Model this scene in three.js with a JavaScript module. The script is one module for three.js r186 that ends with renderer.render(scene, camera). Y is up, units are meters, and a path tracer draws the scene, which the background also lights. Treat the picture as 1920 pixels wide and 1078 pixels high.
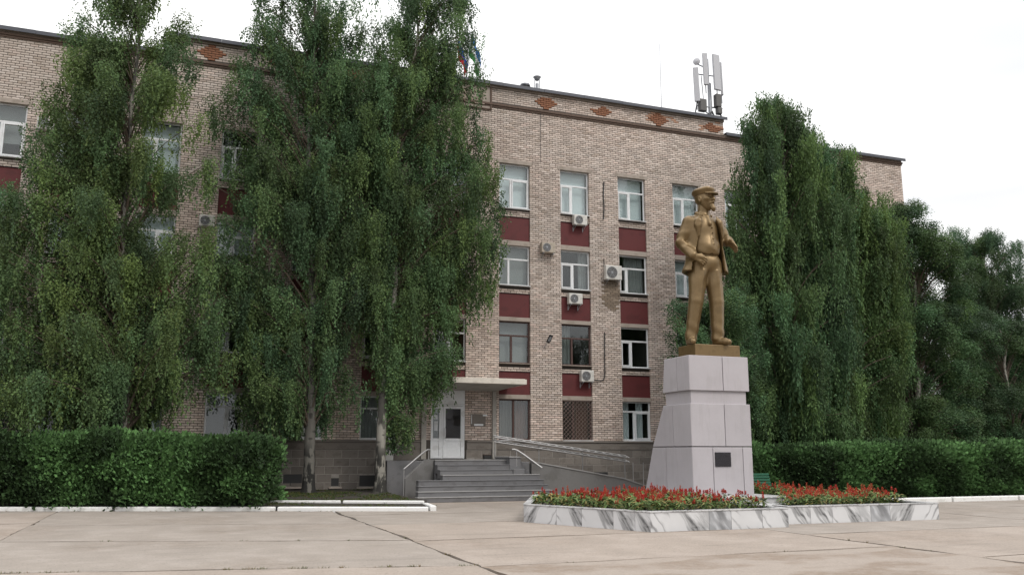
import * as THREE from 'three';
import { mergeGeometries, mergeVertices } from 'three/addons/utils/BufferGeometryUtils.js';
import { RoundedBoxGeometry } from 'three/addons/geometries/RoundedBoxGeometry.js';
import { FontLoader } from 'three/addons/loaders/FontLoader.js';
import { TextGeometry } from 'three/addons/geometries/TextGeometry.js';

// ---------------------------------------------------------------- camera, sky, sun, exposure
const scene = new THREE.Scene();
const camera = new THREE.PerspectiveCamera(36.18, 1024 / 574, 0.1, 2000);
camera.position.set(-11.99, 1.6, 33.24);
camera.rotation.order = 'YXZ';
camera.rotation.set(0.18513, -0.3595, 0);
scene.add(camera);

const renderer = new THREE.WebGLRenderer();
renderer.toneMapping = THREE.LinearToneMapping;
renderer.toneMappingExposure = 0.96;
renderer.shadowMap.enabled = true;
renderer.shadowMap.type = THREE.PCFSoftShadowMap;

function rng(seed) {
  let a = seed >>> 0;
  return () => { a = (a + 0x6D2B79F5) | 0; let t = Math.imul(a ^ (a >>> 15), 1 | a); t = (t + Math.imul(t ^ (t >>> 7), 61 | t)) ^ t; return ((t ^ (t >>> 14)) >>> 0) / 4294967296; };
}
const lerp = (a, b, t) => a + (b - a) * t, clamp = (x, a, b) => Math.min(b, Math.max(a, x));
const smooth = (a, b, x) => { const t = clamp((x - a) / (b - a), 0, 1); return t * t * (3 - 2 * t); };
function hash2(x, y, s) { let h = Math.imul(x | 0, 374761393) + Math.imul(y | 0, 668265263) + Math.imul(s | 0, 2147483647 ^ 0x5bd1e995); h = Math.imul(h ^ (h >>> 13), 1274126177); return ((h ^ (h >>> 16)) >>> 0) / 4294967296; }
function vnoise(x, y, px, py, s) {                                   // value noise that repeats every px, py cells
  const xi = Math.floor(x), yi = Math.floor(y), fx = x - xi, fy = y - yi;
  const u = fx * fx * (3 - 2 * fx), v = fy * fy * (3 - 2 * fy);
  const m = (a, n) => ((a % n) + n) % n, x0 = m(xi, px), x1 = m(xi + 1, px), y0 = m(yi, py), y1 = m(yi + 1, py);
  return lerp(lerp(hash2(x0, y0, s), hash2(x1, y0, s), u), lerp(hash2(x0, y1, s), hash2(x1, y1, s), u), v);
}
function fbm(x, y, px, py, s, oct) {
  let a = 0, w = 0.5, t = 0;
  for (let o = 0; o < oct; o++) { a += w * vnoise(x, y, px, py, s + o * 17); t += w; w *= 0.5; x *= 2; y *= 2; px *= 2; py *= 2; }
  return a / t;
}
function tex(w, h, fn, srgb) {                                       // fn(u, v) -> [r, g, b] from 0 to 1 (linear for data, sRGB for colour)
  const d = new Uint8Array(w * h * 4);
  for (let j = 0; j < h; j++) for (let i = 0; i < w; i++) {
    const c = fn(i / w, j / h), k = (j * w + i) * 4;
    d[k] = clamp(c[0], 0, 1) * 255; d[k + 1] = clamp(c[1], 0, 1) * 255; d[k + 2] = clamp(c[2], 0, 1) * 255; d[k + 3] = 255;
  }
  const t = new THREE.DataTexture(d, w, h, THREE.RGBAFormat);
  t.wrapS = t.wrapT = THREE.RepeatWrapping; t.magFilter = THREE.LinearFilter; t.minFilter = THREE.LinearMipmapLinearFilter; t.generateMipmaps = true;
  if (srgb) t.colorSpace = THREE.SRGBColorSpace;
  t.needsUpdate = true;
  return t;
}
// overcast sky: brighter towards the zenith, with faint bluish cloud layers
{
  const w = 1024, h = 512, d = new Float32Array(w * h * 4);
  for (let j = 0; j < h; j++) for (let i = 0; i < w; i++) {
    const v = (j + 0.5) / h, el = (v - 0.5) * Math.PI, up = Math.max(0, Math.sin(el));
    let L = 0.965 * (1 + 1.75 * up * up);
    const k = 0.6 + 2.2 * up;
    const n = fbm(i / w * 10, v * 14 / (0.35 + up), 10, 4096, 5, 5), n2 = fbm(i / w * 5, v * 9, 5, 4096, 40, 4);
    const cloud = smooth(0.42, 0.68, n * 0.6 + n2 * 0.4);
    L *= 1.12 - 0.24 * cloud;
    const q = (j * w + i) * 4;
    d[q] = L * (1 - 0.055 * cloud); d[q + 1] = L * (1 - 0.04 * cloud); d[q + 2] = L * (1 + 0.015 * cloud); d[q + 3] = 1;
    if (el < 0) { d[q] = 0.42; d[q + 1] = 0.38; d[q + 2] = 0.34; }
  }
  const t = new THREE.DataTexture(d, w, h, THREE.RGBAFormat, THREE.FloatType);
  t.mapping = THREE.EquirectangularReflectionMapping; t.magFilter = t.minFilter = THREE.LinearFilter; t.needsUpdate = true;
  scene.background = t; scene.environment = t;
}
const sun = new THREE.DirectionalLight(new THREE.Color(1, 0.955, 0.88), 1.15);
sun.position.set(22, 62, 58); sun.target.position.set(0, 0, 4);
sun.castShadow = true; sun.shadow.radius = 28; sun.shadow.mapSize.set(2048, 2048);
Object.assign(sun.shadow.camera, { left: -40, right: 40, top: 40, bottom: -40, near: 1, far: 160 });
scene.add(sun, sun.target);

// ---------------------------------------------------------------- helpers
const used = {};
function numbered(n) { const k = (used[n] = (used[n] ?? -1) + 1); return k ? n + '_' + String(k).padStart(3, '0') : n; }
function tag(o, label, category, group) { o.userData.label = label; o.userData.category = category; if (group) o.userData.group = group; return o; }
function thing(name, label, category, pos = [0, 0, 0], turn = 0, group) {
  const o = new THREE.Group(); o.name = numbered(name); o.position.set(...pos); o.rotation.y = turn; scene.add(o);
  return tag(o, label, category, group);
}
function copy(o, label) { const c = o.clone(); c.name = numbered(o.name.replace(/_\d+$/, '')); c.userData = { ...o.userData }; if (label) c.userData.label = label; scene.add(c); return c; }
function mesh(name, geo, mat, parent, label) {
  const m = new THREE.Mesh(geo, mat); m.name = name; m.castShadow = m.receiveShadow = true;
  if (label) m.userData.label = label;
  if (parent) parent.add(m);
  return m;
}
function struct(name, geo, mat) { const m = mesh(name, geo, mat, scene); m.userData.kind = 'structure'; return m; }
function instanced(name, geo, mat, list, parent) {                  // list of [Matrix4, Color?]
  const m = new THREE.InstancedMesh(geo, mat, list.length); m.name = name; m.castShadow = m.receiveShadow = true; m.userData.kind = 'stuff';
  list.forEach(([mt, c], i) => { m.setMatrixAt(i, mt); if (c) m.setColorAt(i, c); });
  if (parent) parent.add(m);
  return m;
}
const V = (x, y, z) => new THREE.Vector3(x, y, z), MX = new THREE.Matrix4();
function place(x, y, z, rx = 0, ry = 0, rz = 0, sx = 1, sy = 1, sz = 1) { return new THREE.Matrix4().compose(V(x, y, z), new THREE.Quaternion().setFromEuler(new THREE.Euler(rx, ry, rz, 'YXZ')), V(sx, sy, sz)); }
// box between two corners, uv in metres
function bx(x0, y0, z0, x1, y1, z1) {
  const g = new THREE.BoxGeometry(x1 - x0, y1 - y0, z1 - z0); g.translate((x0 + x1) / 2, (y0 + y1) / 2, (z0 + z1) / 2); return metric(g);
}
function rbx(x0, y0, z0, x1, y1, z1, r = 0.01, seg = 1) {
  const g = new RoundedBoxGeometry(x1 - x0, y1 - y0, z1 - z0, seg, r); g.translate((x0 + x1) / 2, (y0 + y1) / 2, (z0 + z1) / 2); return metric(g);
}
function metric(g) {                                                  // uv = metres along the face's two axes
  const p = g.attributes.position, n = g.attributes.normal, uv = new Float32Array(p.count * 2);
  for (let i = 0; i < p.count; i++) {
    const ax = Math.abs(n.getX(i)), ay = Math.abs(n.getY(i)), az = Math.abs(n.getZ(i));
    if (az >= ax && az >= ay) { uv[2 * i] = p.getX(i); uv[2 * i + 1] = p.getY(i); }
    else if (ax >= ay) { uv[2 * i] = p.getZ(i) + 3.7; uv[2 * i + 1] = p.getY(i); }
    else { uv[2 * i] = p.getX(i); uv[2 * i + 1] = p.getZ(i); }
  }
  g.setAttribute('uv', new THREE.BufferAttribute(uv, 2)); return g;
}
function shiftUV(g, du, dv) { const u = g.attributes.uv; for (let i = 0; i < u.count; i++) u.setXY(i, u.getX(i) + du, u.getY(i) + dv); return g; }
const join = (l) => { l = l.map((g) => (g.index ? g.toNonIndexed() : g)); return mergeGeometries(l.map((g) => { for (const k of Object.keys(g.attributes)) if (!['position', 'normal', 'uv'].includes(k)) g.deleteAttribute(k); return g; })); };
function tube(pts, r, seg = 12, rad = 6, taper = 1) {                // tube through points; r may be thinner at its end
  const c = pts.length > 2 ? new THREE.CatmullRomCurve3(pts.map((p) => p.isVector3 ? p : V(...p))) : new THREE.LineCurve3(...pts.map((p) => p.isVector3 ? p : V(...p)));
  const g = new THREE.TubeGeometry(c, seg, r, rad, false);
  if (taper !== 1) {
    const P = g.attributes.position, q = V(), L = c.getLength();
    for (let i = 0; i <= seg; i++) { c.getPointAt(i / seg, q); const k = lerp(1, taper, i / seg);
      for (let j = 0; j <= rad; j++) { const n = i * (rad + 1) + j; P.setXYZ(n, q.x + (P.getX(n) - q.x) * k, q.y + (P.getY(n) - q.y) * k, q.z + (P.getZ(n) - q.z) * k); } }
    g.computeVertexNormals();
  }
  return g;
}
function cyl(x, y0, z, y1, r0, r1 = r0, n = 12) { const g = new THREE.CylinderGeometry(r1, r0, y1 - y0, n); g.translate(x, (y0 + y1) / 2, z); return g; }
const lin = (r, g, b) => new THREE.Color().setRGB(r, g, b);
function std(color, rough = 0.85, more = {}) { return new THREE.MeshStandardMaterial({ color, roughness: rough, ...more }); }
function rep(t, s, s2 = s) { const c = t.clone(); c.repeat.set(1 / s, 1 / s2); c.needsUpdate = true; return c; }

// ---------------------------------------------------------------- materials
const grainT = tex(512, 512, (u, v) => { const a = fbm(u * 8, v * 8, 8, 8, 3, 6), b = vnoise(u * 220, v * 220, 220, 220, 9); const k = 0.72 + 0.32 * (a - 0.5) + 0.22 * b; return [k, k, k]; });
const grainF = tex(512, 512, (u, v) => { const a = fbm(u * 5, v * 7, 5, 7, 13, 6), b = vnoise(u * 200, v * 200, 200, 200, 19); const s = smooth(0.5, 0.75, fbm(u * 26, v * 3, 26, 3, 23, 4)); const k = 0.95 + 0.10 * (a - 0.5) + 0.07 * (b - 0.5) - 0.05 * s; return [k, k, k * (1 - 0.01 * s)]; });
const patchT = tex(512, 512, (u, v) => { const a = fbm(u * 6, v * 6, 6, 6, 21, 6), b = fbm(u * 40, v * 40, 40, 40, 25, 3), s = smooth(0.56, 0.72, a); const k = 0.94 - 0.16 * s + 0.12 * (b - 0.5); return [k, k * (1 - 0.01 * s), k * (1 - 0.03 * s)]; });
const concreteT = tex(1024, 1024, (u, v) => {
  const a = fbm(u * 3, v * 3, 3, 3, 51, 7), b = fbm(u * 14, v * 14, 14, 14, 57, 5), c = vnoise(u * 420, v * 420, 420, 420, 61), st = fbm(u * 4 + 7, v * 26, 4, 26, 66, 5);
  const stain = smooth(0.55, 0.75, a), worn = smooth(0.55, 0.8, b), str = smooth(0.58, 0.75, st);
  let k = 0.86 + 0.20 * (c - 0.5) + 0.20 * (b - 0.5);
  let r = k, g = k, bl = k;
  const spk = smooth(0.80, 0.9, vnoise(u * 260, v * 260, 260, 260, 91)), wet = stain * (0.4 + 0.6 * smooth(0.4, 0.6, vnoise(u * 90, v * 90, 90, 90, 93)));
  k *= 1 - 0.22 * spk; r = g = bl = k;
  r *= 1 - 0.13 * wet; g *= 1 - 0.16 * wet; bl *= 1 - 0.19 * wet;
  r *= 1 + 0.05 * worn; g *= 1 + 0.06 * worn; bl *= 1 + 0.08 * worn;
  const d = 1 - 0.10 * str; return [r * d, g * d, bl * d];
});
const dirtT = tex(512, 512, (u, v) => { const a = fbm(u * 4, v * 7, 4, 7, 301, 6), b = fbm(u * 30, v * 30, 30, 30, 305, 3), c = vnoise(u * 210, v * 210, 210, 210, 309); const s = smooth(0.42, 0.66, a) * (0.55 + 0.45 * smooth(0.35, 0.6, b)); const k = 0.86 + 0.2 * (c - 0.5) + 0.1 * (b - 0.5); return [k * (1 - 0.26 * s), k * (1 - 0.32 * s), k * (1 - 0.38 * s)]; });
function marble(seed, dark) {                                        // slanting grey veins and clouds; not periodic, mirrored at its edges
  const t = tex(1024, 1024, (u, v) => {
    const w = fbm(u * 9, v * 9, 9999, 9999, seed + 2, 5) - 0.5, x = u * 7 * 0.80 + v * 7 * 0.6 + 0.34 * w, y = -u * 7 * 0.6 + v * 7 * 0.80 + 0.34 * w + 50;
    const r1 = 1 - Math.abs(2 * fbm(x * 1.3, y * 0.16, 9999, 9999, seed, 4) - 1), r2 = 1 - Math.abs(2 * fbm(x * 2.6, y * 0.5, 9999, 9999, seed + 31, 4) - 1), m = fbm(x * 0.8, y * 0.22, 9999, 9999, seed + 60, 4), m2 = fbm(x * 1.3, y * 0.3, 9999, 9999, seed + 71, 4);
    const v1 = smooth(0.70, 0.97, r1) * smooth(0.36, 0.6, m2), v2 = smooth(0.86, 1.0, r2) * 0.5 * smooth(0.4, 0.6, m), grey = smooth(0.50, 0.66, m);
    let k = dark ? 0.50 - 0.20 * grey + 0.30 * v1 : 0.90 - 0.44 * v1 - 0.30 * v2 - 0.30 * grey; k += 0.10 * w;
    return [k * 0.99, k, k * 1.012];
  }, false);
  t.wrapS = t.wrapT = THREE.MirroredRepeatWrapping; return t;
}
const marbleA = marble(101, false), marbleB = marble(151, true);
const barkT = tex(256, 1024, (u, v) => {
  const n = fbm(u * 6, v * 20, 6, 20, 71, 5), len = vnoise(u * 5, v * 90, 5, 90, 77), big = fbm(u * 5, v * 10, 5, 10, 81, 4), rough = fbm(u * 12, v * 16, 12, 16, 87, 5);
  const lent = smooth(0.70, 0.86, len), patch = smooth(0.56, 0.64, big), base = smooth(0.20, 0.12, v) * smooth(0.40, 0.50, fbm(u * 9, v * 34, 9, 34, 89, 4));
  let k = 0.80 - 0.2 * (n - 0.3); k = lerp(k, 0.16, 0.75 * lent); k = lerp(k, 0.10, 0.85 * patch); k = lerp(k, 0.07, 0.95 * base);
  return [k, k * 0.96, k * 0.89];
});
const M = {
  brick: std(lin(1, 1, 1), 0.92, { bumpMap: rep(grainT, 0.4), bumpScale: 0.004 }),
  mortar: std(lin(0.085, 0.072, 0.062), 0.95, { map: rep(grainT, 0.9) }),
  rust: std(lin(0.30, 0.135, 0.075), 0.9, { map: rep(grainT, 0.5) }),
  ledge: std(lin(0.14, 0.095, 0.072), 0.9, { map: rep(grainT, 0.5) }),
  redpanel: std(lin(0.108, 0.0165, 0.017), 0.7, { map: rep(patchT, 1.7), bumpMap: rep(grainT, 0.5), bumpScale: 0.004 }),
  lintel: std(lin(0.37, 0.315, 0.27), 0.9, { map: rep(patchT, 1.3), bumpMap: rep(grainT, 0.5), bumpScale: 0.003 }),
  plinth: std(lin(0.200, 0.176, 0.154), 0.9, { map: rep(patchT, 0.9), bumpMap: rep(grainT, 0.35), bumpScale: 0.008 }),
  plinthjoint: std(lin(0.36, 0.33, 0.30), 0.95, { map: rep(grainT, 0.7) }),
  white: std(lin(0.74, 0.75, 0.76), 0.45, { map: rep(patchT, 2.3) }),
  whitemetal: std(lin(0.66, 0.67, 0.68), 0.5, { map: rep(patchT, 0.9) }),
  oldwood: std(lin(0.085, 0.045, 0.038), 0.7, { map: rep(grainT, 0.5) }),
  coping: std(lin(0.085, 0.088, 0.10), 0.45, { metalness: 0.6, map: rep(patchT, 0.8) }),
  dark: std(lin(0.028, 0.027, 0.027), 0.6),
  blackplate: std(lin(0.016, 0.014, 0.018), 0.22, { map: rep(patchT, 0.6) }),
  interior: std(lin(0.20, 0.19, 0.17), 0.95),
  curtain: std(lin(0.84, 0.85, 0.86), 0.95, { side: THREE.DoubleSide }),
  curtainwarm: std(lin(0.19, 0.10, 0.075), 0.95, { side: THREE.DoubleSide }),
  curtaindark: std(lin(0.15, 0.13, 0.115), 0.95, { side: THREE.DoubleSide }),
  grille: std(lin(0.22, 0.165, 0.14), 0.7),
  curtaingrey: std(lin(0.30, 0.29, 0.28), 0.95, { side: THREE.DoubleSide }),
  glass: new THREE.MeshPhysicalMaterial({ color: lin(0.86, 0.90, 0.90), roughness: 0.02, metalness: 0, transmission: 1, thickness: 0, ior: 1.62 }),
  acbody: std(lin(0.62, 0.60, 0.56), 0.5, { map: rep(patchT, 0.7) }),
  acold: std(lin(0.42, 0.36, 0.29), 0.6, { map: rep(patchT, 0.7) }),
  acgrille: std(lin(0.10, 0.095, 0.09), 0.6),
  steel: std(lin(0.36, 0.35, 0.345), 0.42, { metalness: 0.7 }),
  galv: std(lin(0.36, 0.37, 0.39), 0.5, { metalness: 0.5 }),
  antenna: std(lin(0.47, 0.47, 0.49), 0.5),
  cable: std(lin(0.02, 0.02, 0.021), 0.6),
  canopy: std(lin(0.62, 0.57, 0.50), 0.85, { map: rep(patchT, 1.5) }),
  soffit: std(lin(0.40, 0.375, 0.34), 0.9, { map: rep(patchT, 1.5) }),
  stair: std(lin(0.150, 0.147, 0.150), 0.75, { map: rep(patchT, 1.1), bumpMap: rep(grainT, 0.5), bumpScale: 0.003 }),
  nosing: std(lin(0.27, 0.262, 0.255), 0.7, { map: rep(patchT, 0.9) }),
  ramp: std(lin(0.155, 0.15, 0.145), 0.85, { map: rep(patchT, 2.1) }),
  pave: std(lin(0.335, 0.280, 0.235), 0.9, { map: rep(concreteT, 7.3), bumpMap: rep(concreteT, 2.9), bumpScale: 0.006 }),
  paveB: std(lin(0.310, 0.268, 0.230), 0.9, { map: rep(concreteT, 6.1), bumpMap: rep(concreteT, 2.9), bumpScale: 0.006 }),
  paveC: std(lin(0.335, 0.282, 0.238), 0.9, { map: rep(dirtT, 3.9), bumpMap: rep(concreteT, 2.9), bumpScale: 0.006 }),
  earth: std(lin(0.040, 0.034, 0.026), 0.95, { map: rep(grainT, 3) }),
  soil: std(lin(0.045, 0.037, 0.028), 0.98, { map: rep(grainT, 0.8), bumpMap: rep(grainT, 0.6), bumpScale: 0.02 }),
  kerb: std(lin(0.74, 0.73, 0.71), 0.8, { map: rep(patchT, 0.8), bumpMap: rep(grainT, 0.3), bumpScale: 0.006 }),
  pedestal: std(lin(0.425, 0.395, 0.41), 0.75, { map: rep(grainF, 1.6), bumpMap: rep(grainT, 0.5), bumpScale: 0.0015 }),
  pedestalgap: std(lin(0.12, 0.11, 0.115), 0.9),
  bronze: std(lin(0.185, 0.122, 0.054), 0.36, { metalness: 0.45, map: rep(patchT, 0.8), bumpMap: rep(grainT, 0.5), bumpScale: 0.004 }),
  marbleA: std(lin(0.66, 0.65, 0.645), 0.4, { map: marbleA }),
  marbleB: std(lin(0.62, 0.62, 0.63), 0.4, { map: marbleB }),
  marbletop: std(lin(0.52, 0.51, 0.50), 0.5, { map: marbleA }),
  bench: std(lin(0.012, 0.115, 0.06), 0.5, { map: rep(grainT, 0.4) }),
  bark: std(lin(0.44, 0.43, 0.40), 0.9, { map: barkT, bumpMap: barkT, bumpScale: 0.012 }),
  twig: std(lin(0.10, 0.075, 0.055), 0.9),
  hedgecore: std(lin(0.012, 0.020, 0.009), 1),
  leaf: new THREE.MeshPhysicalMaterial({ color: lin(1, 1, 1), roughness: 0.85, specularIntensity: 0.45, side: THREE.DoubleSide, transmission: 0.36, thickness: 0 }),
  leafH: new THREE.MeshPhysicalMaterial({ color: lin(1, 1, 1), roughness: 0.8, specularIntensity: 0.35, side: THREE.DoubleSide, transmission: 0.2, thickness: 0 }),
  petal: std(lin(0.46, 0.026, 0.020), 0.6, { side: THREE.DoubleSide }),
  petalB: std(lin(0.48, 0.060, 0.026), 0.6, { side: THREE.DoubleSide }),
  plantleaf: std(lin(0.10, 0.165, 0.035), 0.65, { side: THREE.DoubleSide }),
  plantyellow: std(lin(0.30, 0.25, 0.075), 0.7, { side: THREE.DoubleSide }),
};

// ---------------------------------------------------------------- ground, pavement, lawns
{
  const g = new THREE.PlaneGeometry(1200, 1200, 1, 1); g.rotateX(-Math.PI / 2); g.translate(0, -0.1, 0); struct('ground', metric(g), M.earth);
  const R = rng(11);
  const pave = new THREE.Group(); pave.name = 'pavement'; pave.userData.kind = 'structure'; scene.add(pave);
  // concrete slabs: columns between the long joints, rows of their own in each column, ragged edges
  const cols = [[-37, -29.7], [-29.7, -22.3], [-22.3, -14.93], [-14.93, -7.82], [-7.82, -0.21], [-0.21, 7.3], [7.3, 14.7], [14.7, 22.1], [22.1, 29.5], [29.5, 37]];
  const rows = { 3: [[2.0, 2.5], [6.4, 8.0], [10.6, 12.6], [14.45, 16.8], [19.05, 20.75], [23.2, 24.4], [27.6, 28.4], [32, 32.4], [36.5, 36.6], [41, 41]], 5: [[2, 2], [6.3, 6.3], [10.4, 10.4], [14.4, 14.4], [18.4, 18.45], [22.55, 22.3], [26.5, 26.4], [31, 31], [36, 36], [41, 41]] };
  const plain = [[2, 2], [5.9, 5.9], [9.9, 9.9], [13.2, 13.1], [17.0, 16.9], [20.88, 20.8], [24.9, 24.8], [28.8, 28.8], [33, 33], [37, 37], [41, 41]];
  const edge = (a, b) => { const n = Math.max(6, Math.round(Math.hypot(b[0] - a[0], b[1] - a[1]) / 0.22)), o = []; const dx = b[0] - a[0], dz = b[1] - a[1], L = Math.hypot(dx, dz);
    for (let i = 0; i < n; i++) { const t = i / n, k = i ? Math.max(0.006, 0.006 + 0.13 * Math.pow(Math.max(0, fbm(a[0] * 1.3 + b[1] + t * L * 0.9, b[0] + 3.1, 997, 997, 5, 3) - 0.36), 1.0) * 1.6 - 0.004 * R()) : 0.012; o.push([a[0] + dx * t - dz / L * k, a[1] + dz * t + dx / L * k]); } return o; };
  cols.forEach(([x0, x1], ci) => {
    const rz = rows[ci] || plain;
    for (let r = 0; r + 1 < rz.length; r++) {
      const A = [x0, rz[r][0]], B = [x1, rz[r][1]], C = [x1, rz[r + 1][1]], D = [x0, rz[r + 1][0]];
      const pts = [...edge(A, B), ...edge(B, C), ...edge(C, D), ...edge(D, A)];
      const s = new THREE.Shape(pts.map(([x, z]) => new THREE.Vector2(x, -z)));
      const g = new THREE.ExtrudeGeometry(s, { depth: 0.09, bevelEnabled: false }); g.rotateX(-Math.PI / 2); g.translate(0, -0.09 + 0.004 * (R() - 0.5), 0);
      shiftUV(g, R() * 7, R() * 7);
      const pick = R(); mesh('slab', g, (ci === 4 && rz[r][0] > 20 && rz[r][0] < 22) ? M.paveC : pick < 0.5 ? M.pave : M.paveB, pave);
    }
  });
  // weeds rooted in the joints
  const blade = []; { const q = rng(5); for (let i = 0; i < 9; i++) { const a = q() * 6.28, l = 0.04 + 0.05 * q(), w = 0.008, o = 0.02 * q(); const b = new THREE.BufferGeometry(); const cx = Math.cos(a), sz = Math.sin(a);
    b.setAttribute('position', new THREE.BufferAttribute(new Float32Array([o * cx - w * sz, 0, o * sz + w * cx, o * cx + w * sz, 0, o * sz - w * cx, (o + l * 0.7) * cx, l * 0.8, (o + l * 0.7) * sz]), 3)); b.setAttribute('uv', new THREE.BufferAttribute(new Float32Array(6), 2)); b.computeVertexNormals(); blade.push(b); } }
  const tuft = mergeGeometries(blade); const weeds = [];
  const line = (a, b, n, gap) => { for (let i = 0; i < n; i++) { const t = R(); if (vnoise(t * 14 + a[0] * 7, a[1], 9999, 9999, 3) < gap) continue; const s = 0.25 + 0.7 * R(); weeds.push([place(lerp(a[0], b[0], t) + 0.02 * (R() - 0.5), -0.02, lerp(a[1], b[1], t) + 0.03 * (R() - 0.5), 0, R() * 6.3, 0, s, s, s), lin(lerp(0.07, 0.15, R()), 0.085 + 0.03 * R(), 0.038)]); } };
  line([-14.1, 19.3], [-7.8, 20.75], 190, 0.5); line([-7.8, 20.9], [-0.2, 20.8], 50, 0.66); line([-7.82, 12.7], [-7.82, 20.7], 40, 0.62); line([-13.5, 14.9], [-7.82, 16.8], 30, 0.66); line([-0.2, 18.5], [-0.2, 23], 40, 0.6); line([-5.3, 9.2], [-16.4, 4.9], 110, 0.5);
  const w = instanced('weeds', tuft, M.leafH, weeds, scene); tag(w, 'small weeds sprouting along the joints of the concrete slabs', 'weeds');

  // lawns: one sheet each side, rising a little towards the building
  function lawn(poly, edgeH, topH, zf) {
    const s = new THREE.Shape(poly.map(([x, z]) => new THREE.Vector2(x, -z))); const g = new THREE.ShapeGeometry(s, 1); g.rotateX(-Math.PI / 2);
    const p = g.attributes.position; for (let i = 0; i < p.count; i++) p.setY(i, zf(p.getX(i), p.getZ(i))); g.computeVertexNormals(); return metric(g);
  }
  const hL = (x, z) => 0.09 + 0.17 * smooth(8.6, 0, z);
  struct('lawn', lawn([[-40, 0.01], [-5.0, 0.01], [-5.0, 3.2], [-4.55, 5.9], [-5.33, 8.85], [-16.44, 4.66], [-40, -4.2], [-40, 0.01]].filter((p) => !(p[0] === -40 && p[1] === -4.2)), 0, 0, hL), M.soil);
  struct('lawn_001', lawn([[5.6, 0.01], [60, 0.01], [60, 10.25], [6.2, 10.25], [5.6, 8.0]], 0, 0, (x, z) => 0.06 + 0.12 * smooth(10, 2, z)), M.soil);
  // grass on the open strip behind the front kerb
  const gr = []; for (let i = 0; i < 5200; i++) { const x = lerp(-9.5, -5.0, R()), z = lerp(0.5, 8.6, R()); if (z > 8.7 + (x + 5.33) * 0.377 - 0.15 || fbm(x * 0.9, z * 0.9, 99, 99, 8, 4) < 0.42) continue; const s = 0.5 + 0.7 * R(); gr.push([place(x, hL(x, z) - 0.005, z, 0, R() * 6.3, 0, s, s * 0.8, s), lin(lerp(0.05, 0.11, R()), lerp(0.075, 0.12, R()), 0.03)]); }
  tag(instanced('grass', tuft, M.leafH, gr, scene), 'thin grass on the dark soil between the white kerbs and the birches', 'grass');
}
function kerbLine(label, pts, h, w, n0, group, y0 = 0) {              // whitewashed kerb stones along a line, one thing per stone
  for (let i = 0; i + 1 < pts.length; i++) {
    const [x0, z0] = pts[i], [x1, z1] = pts[i + 1], L = Math.hypot(x1 - x0, z1 - z0), a = Math.atan2(-(z1 - z0), x1 - x0);
    const g = rbx(-L / 2 + 0.035, -0.1, -w / 2, L / 2 - 0.035, h, w / 2, 0.035, 2); const p = g.attributes.position, R = rng(i * 7 + n0);
    for (let k = 0; k < p.count; k++) if (p.getY(k) > 0) p.setY(k, p.getY(k) + 0.012 * (fbm(p.getX(k) * 1.7 + i * 9, n0, 999, 999, 4, 3) - 0.5));
    g.computeVertexNormals(); shiftUV(g, R() * 9, R() * 9);
    const o = mesh('kerb_stone', g, M.kerb, scene); o.name = numbered('kerb_stone'); o.position.set((x0 + x1) / 2, y0, (z0 + z1) / 2); o.rotation.y = a;
    tag(o, label[i] ?? label[label.length - 1], 'kerb stone', group);
  }
}
{
  const P = (t) => [-16.44 + (11.15) * t, 4.71 + 4.19 * t];
  kerbLine(['white kerb stone in front of the left hedge, at the left edge of the photo', 'white kerb stone in front of the left hedge, second from the left', 'white front kerb stone right of the left hedge, ending at the lawn corner'], [P(-0.42), P(0.265), P(0.643), P(1)], 0.115, 0.2, 3, 'whitewashed kerb stones along the front of the left lawn');
  kerbLine(['white kerb stone turning the corner of the left lawn back towards the steps'], [[-5.2, 8.98], [-5.0, 7.35]], 0.14, 0.18, 9);
  kerbLine(['white kerb stone on the inner lawn edge, right before the white trunked birch', 'white kerb stone on the inner lawn edge, before the darker birch trunk'], [[-4.98, 7.3], [-7.3, 6.45], [-9.7, 5.5]], 0.13, 0.16, 13, 'white kerb stones on the inner edge of the left lawn', 0.07);
  const far = []; for (let x = 6.2; x < 24; x += 2.95) far.push([x, 10.4 + 0.02 * Math.sin(x)]);
  kerbLine(['white kerb stone before the right hedge, touching the end of the right flower bed', 'white kerb stone before the right hedge, second from the right flower bed', 'white kerb stone before the right hedge, next to last before the photo edge', 'white kerb stone before the right hedge, cut by the right edge of the photo', 'white kerb stone before the right hedge, just beyond the right edge of the photo', 'white kerb stone before the right hedge, farthest from the flower bed'], far, 0.15, 0.2, 21, 'white kerb stones in front of the right hedge');
}

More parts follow.
